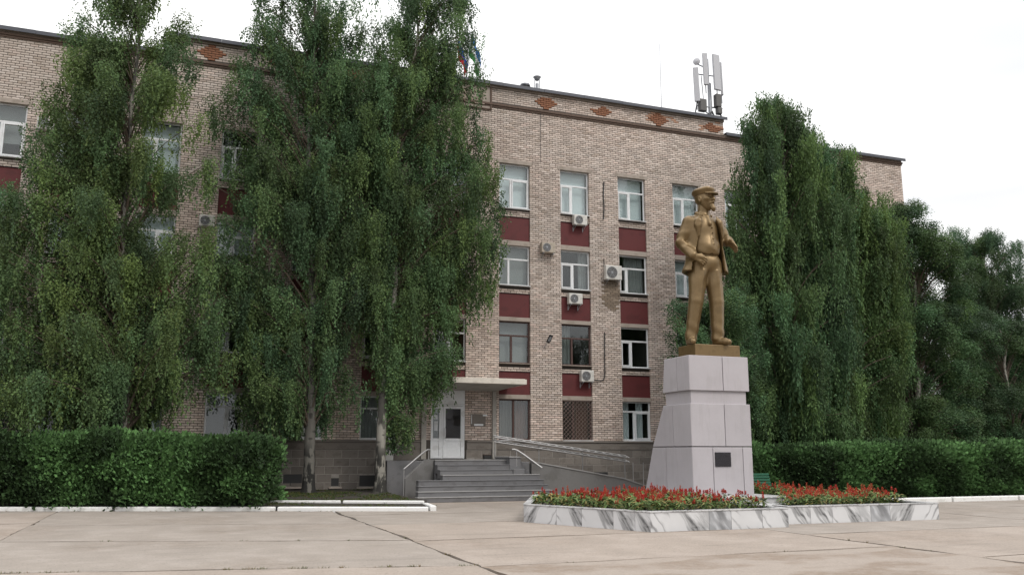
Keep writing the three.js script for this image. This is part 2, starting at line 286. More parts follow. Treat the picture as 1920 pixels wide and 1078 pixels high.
// ---------------------------------------------------------------- the office building
const bld = thing('office_building', 'four storey pale brick office building with dark red panels between its windows', 'building');
const BAYP = 2.769, WW = 1.256, ROWS = [[2.08, 3.70], [5.14, 6.86], [8.35, 10.03], [11.62, 13.56]], PAN = [[3.88, 4.80], [7.03, 8.01], [10.25, 11.26]];
const bays = []; for (let i = -8; i <= 7; i++) bays.push({ i, x0: i <= -7 ? i * BAYP + 0.44 : i * BAYP, o0: 0, o1: 0 });
bays.forEach((b) => { b.o0 = b.x0 - 0.06; b.o1 = b.x0 + WW + 0.06; b.x1 = b.x0 + WW; });
const BX0 = -23.2, BX1 = 21.73, PX0 = -13.15, PX1 = 11.13, YP = 2.06, YL = 16.0, YT = 16.85;
const isDoor = (b, r) => b.i === -1 && r === 0;
{
  // core of the wall, its face 14 mm behind the brick faces: the joints
  const c = []; let x = BX0;
  for (const b of bays) { c.push(bx(x, 0, -0.45, b.o0, 13.74, -0.014)); x = b.o1;
    if (b.i === -1) c.push(bx(b.o0, 0, -0.45, b.o1, 1.30, -0.10)); else c.push(bx(b.o0, 0, -0.45, b.o1, 2.06, -0.014));
    for (let r = 0; r < 3; r++) c.push(bx(b.o0, ROWS[r][1] + 0.04 + (isDoor(b, r) ? 0.2 : 0), -0.42, b.o1, ROWS[r + 1][0] - 0.03, -0.11)); }
  c.push(bx(x, 0, -0.45, BX1, 13.74, -0.014)); c.push(bx(BX0, 13.74, -0.45, BX1, 16.18, -0.014)); c.push(bx(PX0, 16.18, -0.45, PX1, 16.86, -0.014));
  mesh('wall', join(c), M.mortar, bld, 'dark recessed joints of the brickwork');
  // rest of the block: side and back walls, floors, roof
  const s = [bx(BX0, 0, -14, BX0 + 0.4, 16.18, -0.452), bx(BX1 - 0.4, 0, -14, BX1, 16.18, -0.452), bx(BX0, 0, -14.4, BX1, 16.18, -14.002)];
  mesh('side_wall', join(s), M.lintel, bld);
  mesh('roof', bx(BX0 + 0.41, 15.7, -13.99, BX1 - 0.41, 15.95, -0.46), M.coping, bld);
  const f = []; for (const y of [1.3, 4.9, 8.05, 11.3]) f.push(bx(BX0 + 0.41, y - 0.25, -5, BX1 - 0.41, y, -0.46)); f.push(bx(BX0 + 0.41, 14.0, -5, BX1 - 0.41, 14.2, -0.46), bx(BX0 + 0.41, 1.3, -5.2, BX1 - 0.41, 14.2, -5.002));
  for (const b of bays) f.push(bx(b.o1 + 0.5, 1.31, -5, b.o1 + 0.62, 13.99, -0.47));
  mesh('interior', join(f), M.interior, bld);
}
// bricks
{
  const R = rng(77), BH = 0.073, RH = 0.0895, BL = 0.25, PITCH = 0.262;
  function brickGeo(seed) {                                          // unit brick: x 0..1, y 0..1, front face slightly hollow and chipped, 0.13 deep
    const q = rng(seed), z = (k) => k * (0.4 + 0.6 * q());
    const ring = [[0, 0], [0.5, 0], [1, 0], [1, 1], [0.5, 1], [0, 1]], f = ring.map(([a, b]) => [a + (0.5 - a) * 0.03 * q(), b + (0.5 - b) * 0.10 * q(), -z(0.006)]), bk = ring.map(([a, b]) => [a, b, -0.13]), mid = [0.5 + 0.2 * (q() - 0.5), 0.5, z(0.006)];
    const t = []; const tri = (...p) => p.forEach((k) => t.push(...k));
    for (let i = 0; i < 6; i++) { const n = (i + 1) % 6; tri(f[i], f[n], mid); tri(bk[i], bk[n], f[n]); tri(bk[i], f[n], f[i]); }
    const g = new THREE.BufferGeometry(); g.setAttribute('position', new THREE.BufferAttribute(new Float32Array(t), 3)); g.computeVertexNormals();
    const uv = new Float32Array(t.length / 3 * 2); for (let i = 0; i < uv.length / 2; i++) { uv[2 * i] = t[3 * i] * 0.25; uv[2 * i + 1] = t[3 * i + 1] * 0.07; } g.setAttribute('uv', new THREE.BufferAttribute(uv, 2)); return g;
  }
  const geos = [brickGeo(1), brickGeo(2), brickGeo(3), brickGeo(4)];
  const lists = geos.map(() => []), near = [];
  const tones = [[0.50, 0.428, 0.372], [0.465, 0.395, 0.342], [0.545, 0.475, 0.42], [0.425, 0.358, 0.305], [0.50, 0.41, 0.355], [0.40, 0.33, 0.275], [0.485, 0.425, 0.375]];
  const bricksMat = tones.map((t) => M.brick.clone()); bricksMat.forEach((m, i) => m.color.setRGB(...tones[i]));
  const diamonds = [-11.72, -8.92, -6.12, 2.04, 4.84, 7.64, 10.45].map((x) => ({ x, y: 16.50, list: [] }));
  const lay = (x0, x1, y, row, z0, jit = 0.006) => {                  // one course of running bond between x0 and x1
    let x = x0, first = (row & 1) ? BL / 2 - 0.006 : BL; let n = 0;
    while (x < x1 - 0.03) {
      let L = n++ ? BL : first; if (x + L > x1 || x1 - (x + L) < 0.05) L = x1 - x;
      const z = z0 + jit * (R() - 0.6), v = (R() * geos.length) | 0, y2 = y + 0.003 * (R() - 0.5), xc = x + L / 2;
      const d = diamonds.find((d) => Math.abs(xc - d.x) / 0.56 + Math.abs(y + BH / 2 - d.y) / 0.30 < 1);
      const m = place(x, y2, z + (d ? 0.03 : 0), 0, 0, 0.004 * (R() - 0.5), L, BH * (0.96 + 0.08 * R()), 1);
      const T = tones[(R() * R() * tones.length) | 0], pat = 0.89 + 0.34 * fbm(xc * 0.35 + 40, y * 0.35, 999, 999, 31, 4), k = pat * (0.80 + 0.40 * R());
      const pink = fbm(xc * 0.2 + 9, y * 0.5 + 3, 999, 999, 63, 3);
      const st = Math.hypot((xc - 5.05) / 0.42, (y - 8.25) / 0.75); if (st < 1 + 0.5 * (fbm(xc * 3, y * 3, 999, 999, 8, 3) - 0.5)) { for (let c = 0; c < 1; c++) lists[v].push([m, lin(T[0] * k * 0.52, T[1] * k * 0.47, T[2] * k * 0.40)]); x += L + 0.015; continue; }
      const near2 = diamonds.some((q) => q.x > 7 && Math.abs(xc - q.x) / 1.0 + Math.abs(y - q.y) / 0.5 < 1) && R() < 0.45; if (near2 && !d) { lists[v].push([m, lin(0.42 * k, 0.25 * k, 0.17 * k)]); x += L + 0.015; continue; }
      if (d) d.list.push([m, v]);
      else if (xc < -16.35 && xc > -19 && y > 13.9 && y < 15.95 && near.length < 299) near.push([m, v, T]);
      else lists[v].push([m, lin(T[0] * k * (0.97 + 0.10 * pink), T[1] * k, T[2] * k * (1.02 - 0.04 * pink))]);
      x += L + 0.015;
    }
  };
  let row = 0;
  for (let y = YP + 0.006; y < 16.78; y += RH, row++) {
    if (y < 13.70) {
      let x = BX0;
      for (const b of bays) { lay(x, b.o0 + 0.003, y, row, 0); x = b.o1 - 0.003; }
      lay(x, BX1, y, row, 0);
    } else if (y < 15.94) { lay(BX0, BX1, y, row, 0); }
    else if (y > 16.13) { lay(PX0, PX1, y, row, 0.0); }
  }
  // the courses under each window sill
  for (const b of bays) for (let r = 1; r < 4; r++) { const top = ROWS[r][0] - 0.075, n = Math.floor((top - PAN[r - 1][1]) / RH); for (let k = 0; k < n; k++) lay(b.o0, b.o1, PAN[r - 1][1] + 0.02 + k * RH, k, -0.06); }
  geos.forEach((g, i) => instanced('brickwork', g, M.brick, lists[i], bld));
  for (const [m, v, T] of near) { const o = mesh('brick', geos[v], bricksMat[tones.indexOf(T)], bld); m.decompose(o.position, o.quaternion, o.scale); }
  for (const d of diamonds) { const gp = new THREE.Group(); gp.name = 'brick_diamond'; gp.userData.label = 'rust coloured diamond of projecting bricks on the parapet'; bld.add(gp); for (const [m, v] of d.list) { const o = mesh('brick', geos[v], M.rust, gp); m.decompose(o.position, o.quaternion, o.scale); } }
}
// ledge, coping, lintels, panels, plinth
{
  const R = rng(91);
  mesh('brick_ledge', join([rbx(BX0 - 0.03, 15.96, -0.3, BX1 + 0.03, 16.03, 0.045, 0.008), rbx(BX0 - 0.05, 16.033, -0.3, BX1 + 0.05, 16.125, 0.085, 0.008)]), M.ledge, bld);
  const cop = (x0, x1, y) => { const l = []; for (let x = x0; x < x1; x += 1.9) { const e = Math.min(x1, x + 1.9), dy = 0.012 * (R() - 0.5); l.push(rbx(x, y + dy, -0.6, e - 0.006, y + 0.05 + dy, 0.20, 0.012), rbx(x, y - 0.10 + dy, 0.178, e - 0.006, y + 0.045 + dy, 0.202, 0.006)); } return join(l); };
  mesh('roof_coping', cop(BX0 - 0.1, PX0 - 0.02, 16.25), M.coping, bld); mesh('roof_coping', cop(PX0 - 0.12, PX1 + 0.12, 17.0), M.coping, bld); mesh('roof_coping', cop(PX1 + 0.02, BX1 + 0.15, 16.25), M.coping, bld);
  mesh('parapet_band', join([rbx(PX0 - 0.02, 16.84, -0.44, PX1 + 0.02, 16.985, 0.05, 0.01), rbx(BX0, 16.13, -0.44, PX0 - 0.03, 16.24, 0.05, 0.01), rbx(PX1 + 0.03, 16.13, -0.44, BX1, 16.24, 0.05, 0.01)]), M.lintel, bld);
  // year panel in the parapet: a frame of dark bricks with raised figures
  const yp = new THREE.Group(); yp.name = 'year_panel'; bld.add(yp);
  mesh('frame', join([rbx(-0.50, 15.80, 0, -0.42, 16.84, 0.07, 0.01), rbx(-3.1, 15.80, 0, -3.02, 16.84, 0.07, 0.01), rbx(-3.02, 15.80, 0, -0.5, 15.86, 0.07, 0.01)]), M.ledge, yp);
  mesh('plate', rbx(-3.02, 15.86, 0, -0.5, 16.80, 0.035, 0.01), M.lintel, yp);
  const font = await new FontLoader().loadAsync('fonts/droid/droid_sans_bold.typeface.json');
  const tg = new TextGeometry('1982', { font, size: 0.66, depth: 0.05, curveSegments: 4 }); tg.computeBoundingBox(); tg.translate(-1.76 - (tg.boundingBox.max.x) / 2, 16.0, 0.034); mesh('figures', tg, M.brick.clone(), yp).material.color.setRGB(0.36, 0.29, 0.235);
  for (const b of bays) {
    mesh('lintel', rbx(b.o0 - 0.12, 13.56, -0.3, b.o1 + 0.12, 13.735, 0.012, 0.01), M.lintel, bld);
    for (let r = 0; r < 3; r++) {
      if (!isDoor(b, r)) mesh('lintel', rbx(b.o0 + 0.004, ROWS[r][1], -0.3, b.o1 - 0.004, PAN[r][0] - 0.004, -0.008, 0.012), M.lintel, bld);
      const g = rbx(b.o0 + 0.004, PAN[r][0] + (isDoor(b, r) ? 0.02 : 0), -0.2, b.o1 - 0.004, PAN[r][1], -0.07, 0.006); shiftUV(g, R() * 5, R() * 5);
      mesh('red_panel', g, M.redpanel, bld);
      mesh('panel_ledge', rbx(b.o0 + 0.004, PAN[r][1] + 0.004, -0.2, b.o1 - 0.004, PAN[r][1] + 0.018, -0.03, 0.004), M.dark, bld);
    }
  }
  // plinth of large concrete blocks under a capping
  mesh('plinth_cap', join([rbx(BX0 - 0.04, 1.98, -0.2, -3.05, 2.05, 0.11, 0.015), rbx(BX0 - 0.02, 1.70, -0.2, -3.05, 1.975, 0.07, 0.01), rbx(-1.4, 1.98, -0.2, BX1 + 0.04, 2.05, 0.11, 0.015), rbx(-1.4, 1.70, -0.2, BX1 + 0.02, 1.975, 0.07, 0.01)]), M.plinth, bld);
  mesh('plinth_backing', join([bx(BX0, 0, -0.2, -3.05, 1.70, 0.041), bx(-1.4, 0, -0.2, BX1, 1.70, 0.041)]), M.plinthjoint, bld);
  const vents = [[-8.32, -7.65, 0.40, 0.82], [-6.6, -6.32, 0.38, 0.67], [-5.56, -4.97, 0.36, 0.76], [-11.4, -10.8, 0.4, 0.8], [-14.2, -13.6, 0.4, 0.8], [4.0, 4.7, 0.4, 0.8], [9.5, 10.2, 0.4, 0.8], [15, 15.7, 0.4, 0.8]];
  const rest = []; const mats = [0.9, 1, 1.1, 1.22].map((k) => { const m = M.plinth.clone(); m.color.multiplyScalar(k); return m; });
  for (let r = 0; r < 6; r++) { const y0 = -0.06 + r * 0.292; let n = 0;
    for (let x = BX0 + (r & 1 ? 0 : -0.3); x < BX1; x += 0.606, n++) {
      const a = Math.max(x, BX0), e = Math.min(x + 0.588, BX1), y1 = Math.min(y0 + 0.274, 1.70); if (e - a < 0.1 || (a < -1.4 && e > -3.05)) continue;
      let segs = [[a, e]]; for (const v of vents) if (y0 + 0.15 > v[2] && y0 + 0.1 < v[3]) segs = segs.flatMap(([p, q]) => (q <= v[0] || p >= v[1]) ? [[p, q]] : [[p, v[0]], [v[1], q]].filter(([s, t]) => t - s > 0.05));
      for (const [p, q] of segs) { const g = rbx(p, y0, 0.0, q, y1, 0.044 + 0.006 * R(), 0.008); shiftUV(g, R() * 5, R() * 5);
        const seen = (p > -9.6 && q < -4.3) || (p > -1.4 && q < 8); if (seen) mesh('plinth_block', g, mats[(R() * 4) | 0], bld); else rest.push(g); }
    } }
  const pr = mesh('plinth_blocks', join(rest), M.plinth, bld); pr.userData.kind = 'stuff';
  for (const v of vents) { mesh('basement_vent', bx(v[0], v[2], 0.012, v[1], v[3], 0.0435), M.dark, bld); mesh('vent_sill', rbx(v[0] - 0.1, v[2] - 0.09, 0.0, v[1] + 0.1, v[2] - 0.03, 0.2, 0.012), M.lintel, bld); }
  mesh('blind_strip', join([rbx(-4.31, 0.02, 0.02, -3.06, 1.96, 0.06, 0.01)]), M.plinth, bld);
}
// windows: a frame mesh with panes, sill, curtains as its parts
{
  const R = rng(123);
  const Z0 = -0.19, Z1 = -0.125;
  function frame(w, h, split, tr) {                                    // w x h frame with a transom at tr and sashes split at split
    const b = 0.055, l = [rbx(0, 0, Z0, b, h, Z1, 0.008), rbx(w - b, 0, Z0, w, h, Z1, 0.008), rbx(b, 0, Z0, w - b, b, Z1, 0.008), rbx(b, h - b, Z0, w - b, h, Z1, 0.008)];
    if (tr) l.push(rbx(b, tr - 0.035, Z0 + 0.004, w - b, tr + 0.035, Z1 + 0.006, 0.008));
    const top = tr ? tr - 0.035 : h - b;
    for (const s of split) l.push(rbx(s - 0.045, b, Z0 + 0.004, s + 0.045, top, Z1 + 0.004, 0.008));
    return join(l);
  }
  function sash(x0, y0, x1, y1) { const b = 0.05, z0 = Z0 + 0.01, z1 = Z1 + 0.022; return join([rbx(x0, y0, z0, x0 + b, y1, z1, 0.006), rbx(x1 - b, y0, z0, x1, y1, z1, 0.006), rbx(x0 + b, y0, z0, x1 - b, y0 + b, z1, 0.006), rbx(x0 + b, y1 - b, z0, x1 - b, y1, z1, 0.006)]); }
  function window1(b, r, o = {}) {
    const h = ROWS[r][1] - ROWS[r][0], w = WW + 0.10, x = b.x0 - 0.05, y = ROWS[r][0], tr = o.tr === undefined ? h * 0.66 : o.tr, split = o.split ?? [w * 0.44], fm = o.mat ?? M.white;
    const f = mesh('window', frame(w, h, split, tr), fm, bld, o.label); f.position.set(x, y, 0);
    const b0 = 0.055, top = tr ? tr - 0.035 : h - b0, xs = [b0, ...split.flatMap((s) => [s - 0.045, s + 0.045]), w - b0];
    const pane = (x0, y0, x1, y1) => mesh('pane', bx(x0, y0, Z0 + 0.03, x1, y1, Z0 + 0.032), M.glass, f);
    for (let k = 0; k + 1 < xs.length; k += 2) { if (o.sash?.includes(k / 2)) { const s = mesh('sash', sash(xs[k] + 0.004, b0 + 0.004, xs[k + 1] - 0.004, top - 0.004), fm, f); if (o.tilt === k / 2) { s.rotation.x = 0; } } pane(xs[k], b0, xs[k + 1], top); }
    if (tr) pane(b0, tr + 0.035, w - b0, h - b0);
    if (r > 0 || b.i !== -1) mesh('sill', rbx(-0.005, -0.03, -0.13, w + 0.005, 0.0, o.sillOut ?? 0.07, 0.008), o.sillMat ?? M.whitemetal, f);
    if (o.bars) { const t = []; for (let k = -8; k < 20; k++) { const s = k * 0.17; for (const d of [1, -1]) { let p = [d > 0 ? s : w - s, 0], q = [p[0] + d * h, h]; const tA = d > 0 ? Math.max(0, -p[0]) : Math.max(0, p[0] - w), tB = Math.min(h, d > 0 ? w - p[0] : p[0]); if (tB - tA < 0.06) continue; t.push(tube([[p[0] + d * tA, tA, -0.04 + 0.01 * d], [p[0] + d * tB, tB, -0.04 + 0.01 * d]], 0.011, 1, 4)); } }
      t.push(tube([[0.01, 0.02, -0.04], [w - 0.01, 0.02, -0.04]], 0.012, 1, 4), tube([[0.01, h - 0.02, -0.04], [w - 0.01, h - 0.02, -0.04]], 0.012, 1, 4)); mesh('grille', join(t), M.grille, f); }
    if (o.blind) mesh('blind', bx(0.02, o.blind[0] * h, -0.40, w - 0.02, h - 0.02, -0.395), o.blindMat ?? M.curtain, f);
    if (o.curtain) for (const [c0, c1, m] of o.curtain) { const g = new THREE.PlaneGeometry((c1 - c0) * w, h - 0.04, 24, 1), p = g.attributes.position; for (let i = 0; i < p.count; i++) p.setZ(i, 0.025 * Math.sin(p.getX(i) * 46 + b.i) + 0.01 * Math.sin(p.getX(i) * 17)); g.computeVertexNormals(); g.translate((c0 + c1) / 2 * w, h / 2, -0.42); mesh('curtain', g, m ?? M.curtain, f); }
    return f;
  }
  const plans = {
    '0,3': { split: [0.53], blind: [0.0], sash: [1] }, '1,3': { split: [0.56], sash: [0], blind: [0.0] }, '2,3': { split: [0.60], sash: [0], blind: [0] }, '3,3': { split: [0.58], blind: [0], sash: [0] },
    '0,2': { split: [0.44], blind: [0.03], blindMat: M.curtaingrey }, '1,2': { split: [0.58], sash: [0], curtain: [[0.72, 1, M.curtaingrey]] }, '2,2': { split: [0.40], sash: [0], curtain: [[0.3, 1, M.curtaingrey]] }, '3,2': { split: [0.60], blind: [0.1], sash: [0] },
    '0,1': { mat: M.oldwood, split: [0.56], blind: [0], blindMat: M.curtaingrey, sillMat: M.lintel, label: 'old dark brown wooden window' }, '1,1': { mat: M.oldwood, split: [0.50], sillMat: M.lintel, curtain: [[0, 0.4, M.curtaingrey]], label: 'old dark brown wooden window' }, '2,1': { split: [0.52], sash: [0] },
    '0,0': { mat: M.oldwood, split: [0.66], bars: false, tr: 0, curtain: [[0, 0.62, M.curtaindark], [0.62, 1, M.curtainwarm]], label: 'brown framed window with curtains drawn' }, '1,0': { mat: M.oldwood, split: [0.52], bars: true, tr: 0, curtain: [[0.55, 0.95, M.curtainwarm]], label: 'window behind a lattice grille' }, '2,0': { split: [0.58], tr: 1.2, curtain: [[0, 0.35], [0.6, 0.85]], sash: [1] },
    '-2,0': { split: [0.95], tr: 1.15, curtain: [[0, 0.7, M.curtaingrey]], label: 'white window with a narrow right sash' }, '-4,0': { split: [0.72], tr: 1.12, sash: [1] }, '-4,3': { split: [0.5], sash: [0] }, '-7,3': { split: [0.6], sash: [1], blind: [0.3], blindMat: M.curtaingrey },
  };
  for (const b of bays) for (let r = 0; r < 4; r++) { if (isDoor(b, r)) continue; const o = plans[b.i + ',' + r] ?? { split: [WW * (0.38 + 0.24 * R())], sash: R() < 0.6 ? [0] : [1], ...(r > 1 && R() < 0.6 ? { blind: [R() * 0.5] } : R() < 0.5 ? { curtain: [[0, 0.3], [0.75, 1]] } : {}) }; window1(b, r, o); }
}
// entrance door in its bay, with canopy, portal and notices
{
  const x0 = -2.92, x1 = -1.47, y0 = 1.36, z0 = -0.09, z1 = -0.02;
  const d = mesh('entrance_door', join([rbx(x0, y0, z0, x0 + 0.07, 3.45, z1, 0.008), rbx(x1 - 0.07, y0, z0, x1, 3.45, z1, 0.008), rbx(-2.42, y0, z0, -2.35, 3.40, z1 + 0.004, 0.008), rbx(x0 + 0.07, 3.38, z0, x1 - 0.07, 3.45, z1 + 0.004, 0.008)]), M.white, bld, 'white two leaf entrance door with glazed upper halves');
  const leaf = (a, b, sill) => { const t = 0.09; return join([rbx(a, y0 + 0.01, z0 + 0.01, a + t, 3.37, z1 + 0.018, 0.006), rbx(b - t, y0 + 0.01, z0 + 0.01, b, 3.37, z1 + 0.018, 0.006), rbx(a + t, 3.27, z0 + 0.01, b - t, 3.37, z1 + 0.018, 0.006), rbx(a + t, y0 + 0.01, z0 + 0.01, b - t, y0 + 0.10, z1 + 0.018, 0.006), rbx(a + t, sill - 0.05, z0 + 0.01, b - t, sill + 0.05, z1 + 0.018, 0.006), rbx(a + t, y0 + 0.10, z0 + 0.02, b - t, sill - 0.05, z1 - 0.006, 0.004)]); };
  mesh('door_leaf', leaf(-2.845, -2.425, 2.08), M.white, d); mesh('door_leaf', leaf(-2.345, -1.545, 2.08), M.white, d);
  mesh('pane', bx(-2.755, 2.13, z0 + 0.04, -2.515, 3.27, z0 + 0.044), M.glass, d); mesh('pane', bx(-2.255, 2.13, z0 + 0.04, -1.635, 3.27, z0 + 0.044), M.glass, d);
  mesh('handle', join([tube([[-2.28, 2.14, 0.0], [-2.28, 2.16, 0.06], [-2.28, 2.5, 0.06], [-2.28, 2.52, 0.0]], 0.016, 14, 6)]), M.white, d);
  mesh('notice', join([bx(-2.72, 2.86, z0 + 0.046, -2.57, 3.02, z0 + 0.049), bx(-2.70, 2.42, z0 + 0.046, -2.56, 2.78, z0 + 0.049)]), M.whitemetal, d, 'white paper notices behind the door glass');
  mesh('transom_panel', join([rbx(x0, 3.455, z0, x1, 4.06, z1, 0.008), rbx(x0 + 0.1, 3.53, z1 + 0.002, x1 - 0.1, 3.98, z1 + 0.012, 0.006)]), M.white, bld);
  // canopy slab and the rendered portal below it
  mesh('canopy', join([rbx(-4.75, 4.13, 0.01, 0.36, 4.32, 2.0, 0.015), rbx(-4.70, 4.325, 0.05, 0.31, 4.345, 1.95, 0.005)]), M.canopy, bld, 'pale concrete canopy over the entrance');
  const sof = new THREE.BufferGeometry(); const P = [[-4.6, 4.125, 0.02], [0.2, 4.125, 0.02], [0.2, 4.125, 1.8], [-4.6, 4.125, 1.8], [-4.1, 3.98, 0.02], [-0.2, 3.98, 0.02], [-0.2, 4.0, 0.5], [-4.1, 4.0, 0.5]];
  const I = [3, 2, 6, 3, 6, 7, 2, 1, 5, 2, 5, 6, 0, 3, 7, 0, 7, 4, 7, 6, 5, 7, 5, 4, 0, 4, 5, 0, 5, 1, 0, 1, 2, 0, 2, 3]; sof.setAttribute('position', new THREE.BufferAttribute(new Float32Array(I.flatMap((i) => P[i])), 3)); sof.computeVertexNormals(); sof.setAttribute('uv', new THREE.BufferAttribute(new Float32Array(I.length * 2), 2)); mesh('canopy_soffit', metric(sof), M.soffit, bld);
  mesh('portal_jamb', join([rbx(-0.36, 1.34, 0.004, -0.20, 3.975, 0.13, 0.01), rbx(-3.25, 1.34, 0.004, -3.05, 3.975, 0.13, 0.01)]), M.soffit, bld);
  const nb = mesh('notice_board', join([rbx(-1.24, 2.62, 0.006, -0.62, 3.08, 0.026, 0.004)]), M.plinth, bld, 'small metal name plates beside the door');
  mesh('notice_plate', join([rbx(-1.10, 2.62, 0.028, -0.72, 2.70, 0.036, 0.003), rbx(-0.74, 3.0, 0.028, -0.56, 3.06, 0.036, 0.003), rbx(-1.22, 2.7, 0.028, -1.19, 3.05, 0.036, 0.003)]), M.white, nb);
  mesh('cable', tube([[1.81, 16.1, 0.03], [1.80, 15.2, 0.03], [1.79, 13.75, 0.03]], 0.008, 8, 5), M.cable, bld); mesh('cable', tube([[4.79, 13.24, 0.04], [4.75, 12.6, 0.04], [4.77, 12.1, 0.04], [4.73, 11.52, 0.05]], 0.024, 14, 6), M.cable, bld); mesh('cable', tube([[4.72, 9.8, 0.04], [4.71, 9.4, 0.05]], 0.016, 2, 5), M.cable, bld);
  mesh('cable', tube([[4.08, 4.57, 0.10], [4.3, 4.555, 0.06], [4.56, 4.57, 0.05], [4.63, 4.66, 0.04], [4.66, 5.6, 0.04], [4.68, 6.59, 0.03]], 0.022, 24, 6), M.cable, bld);
}

// ---------------------------------------------------------------- things on the wall and the roof
function airUnit(label, x0, y0, x1, y1, mat, stand) {
  const w = x1 - x0, h = y1 - y0, d = 0.24, t = thing('air_conditioner', label, 'air conditioner', [(x0 + x1) / 2, y0, 0], 0, 'air conditioner outdoor units on the facade');
  mesh('casing', rbx(-w / 2, 0, stand, w / 2, h, stand + d, 0.025, 2), mat, t);
  const fx = -w * 0.13, fy = h * 0.5, r = Math.min(w, h) * 0.39, z = stand + d;
  const disc = new THREE.CylinderGeometry(r, r, 0.012, 28); disc.rotateX(Math.PI / 2); disc.translate(fx, fy, z + 0.004); const fan = mesh('fan_opening', disc, M.acgrille, t);
  const rings = []; for (const k of [1, 0.78, 0.56, 0.34]) { const g = new THREE.TorusGeometry(r * k, 0.006, 4, 28); g.translate(fx, fy, z + 0.016); rings.push(g); }
  for (let k = 0; k < 6; k++) { const a = k * Math.PI / 3; rings.push(tube([[fx, fy, z + 0.016], [fx + r * Math.cos(a), fy + r * Math.sin(a), z + 0.016]], 0.005, 1, 4)); }
  const hub = new THREE.CylinderGeometry(r * 0.2, r * 0.2, 0.02, 12); hub.rotateX(Math.PI / 2); hub.translate(fx, fy, z + 0.016); rings.push(hub);
  mesh('fan_grille', join(rings), M.galv, fan);
  mesh('side_panel', rbx(w * 0.33, 0.03, z - 0.004, w / 2 - 0.02, h - 0.03, z + 0.006, 0.004), mat, t);
  for (const s of [-1, 1]) mesh('bracket', join([rbx(s * w * 0.36 - 0.018, -0.035, -0.09, s * w * 0.36 + 0.018, -0.002, stand + d, 0.004), rbx(s * w * 0.36 - 0.018, -0.24, -0.09, s * w * 0.36 + 0.018, -0.037, -0.06, 0.004), tube([[s * w * 0.36, -0.22, -0.06], [s * w * 0.36, -0.03, stand + d - 0.03]], 0.012, 1, 4)]), M.galv, t);
  mesh('hose', tube([[w / 2 - 0.02, h * 0.3, stand + 0.08], [w / 2 + 0.05, h * 0.22, stand + 0.03], [w / 2 + 0.06, h * 0.55, -0.02], [w / 2 + 0.05, h * 0.6, -0.1]], 0.014, 10, 5), M.cable, t);
  return t;
}
airUnit('white air conditioner under the top floor window second from the trees, on a red panel', 3.24, 11.12, 3.86, 11.56, M.acbody, 0.02);
airUnit('beige air conditioner on the brick pier between third floor windows', 1.72, 9.78, 2.34, 10.22, M.acold, 0.06);
airUnit('largest air conditioner, left of a third floor window, stain on the bricks below', 4.68, 8.84, 5.44, 9.46, M.acbody, 0.06);
airUnit('white air conditioner on the red panel below the dark third floor window', 2.96, 7.69, 3.58, 8.14, M.acbody, 0.02);
airUnit('lowest air conditioner, white, on a red panel with a black pipe bending upwards beside it', 3.48, 4.46, 4.05, 4.94, M.acbody, 0.02);
airUnit('white air conditioner on the bare pier between the two left birches', -11.75, 9.68, -11.2, 10.10, M.acbody, 0.06);
airUnit('round fronted white air conditioner by the top left window beside the foliage', -17.27, 12.66, -16.7, 13.1, M.acbody, 0.06);
{ // floodlight on its arm
  const t = thing('wall_floodlight', 'small dark tilted floodlight on an arm on the pier beside the entrance windows', 'lamp', [2.03, 5.98, 0]);
  const b = rbx(-0.085, 0, -0.03, 0.085, 0.36, 0.03, 0.02); b.rotateZ(-0.3); b.rotateX(0.5); b.translate(-0.05, 0.03, 0.22); mesh('housing', b, M.dark, t);
  const g = rbx(-0.05, 0.08, 0.031, 0.05, 0.28, 0.036, 0.003); g.rotateZ(-0.3); g.rotateX(0.5); g.translate(-0.05, 0.03, 0.22); mesh('lens', g, M.galv, t);
  mesh('arm', tube([[-0.05, 0.05, 0.2], [-0.10, -0.08, 0.12], [-0.12, -0.16, 0]], 0.014, 8, 6), M.galv, t);
}
{ // meter cabinet on the plinth behind the birch
  const t = thing('meter_cabinet', 'small pale grey metal cabinet on the plinth behind the white birch trunk', 'cabinet', [-4.49, 1.2, 0.07]);
  mesh('case', rbx(-0.15, 0, 0, 0.15, 0.48, 0.16, 0.012), M.acbody, t); mesh('door', rbx(-0.125, 0.03, 0.158, 0.125, 0.45, 0.166, 0.004), M.acbody, t); mesh('roof', rbx(-0.17, 0.482, -0.01, 0.17, 0.5, 0.19, 0.006), M.galv, t);
}
{ // roof vents
  const a = thing('roof_vent', 'low dark square ventilation pipe on the parapet roof', 'vent', [1.5, 17.05, -1]); mesh('pipe', cyl(0, -0.9, 0, 0.55, 0.2, 0.2, 14), M.dark, a); mesh('cap', cyl(0, 0.53, 0, 0.62, 0.24, 0.21, 14), M.coping, a);
  const b = thing('mushroom_vent', 'mushroom shaped metal roof vent on thin legs', 'vent', [2.08, 17.05, -1]); mesh('pipe', cyl(0, -0.9, 0, 0.75, 0.07, 0.07, 10), M.galv, b); const cap = new THREE.LatheGeometry([[0, 1.15], [0.06, 1.14], [0.17, 1.08], [0.18, 1.05], [0.09, 0.94], [0.07, 0.9], [0, 0.9]].map(([x, y]) => new THREE.Vector2(x, y)), 18); mesh('cap', cap, M.galv, b);
  for (const s of [-1, 1]) mesh('stay', tube([[s * 0.16, -0.6, 0], [s * 0.11, 1.0, 0]], 0.02, 1, 4), M.galv, b);
  const m = thing('whip_antenna', 'tall thin whip antenna standing on the roof', 'antenna', [8.42, 17.0, -1]); mesh('whip', tube([[0, -0.9, 0], [0.01, 3.82, 0]], 0.022, 6, 5, 0.5), M.galv, m); mesh('foot', cyl(0, -0.95, 0, 0.3, 0.06, 0.05, 8), M.galv, m);
}
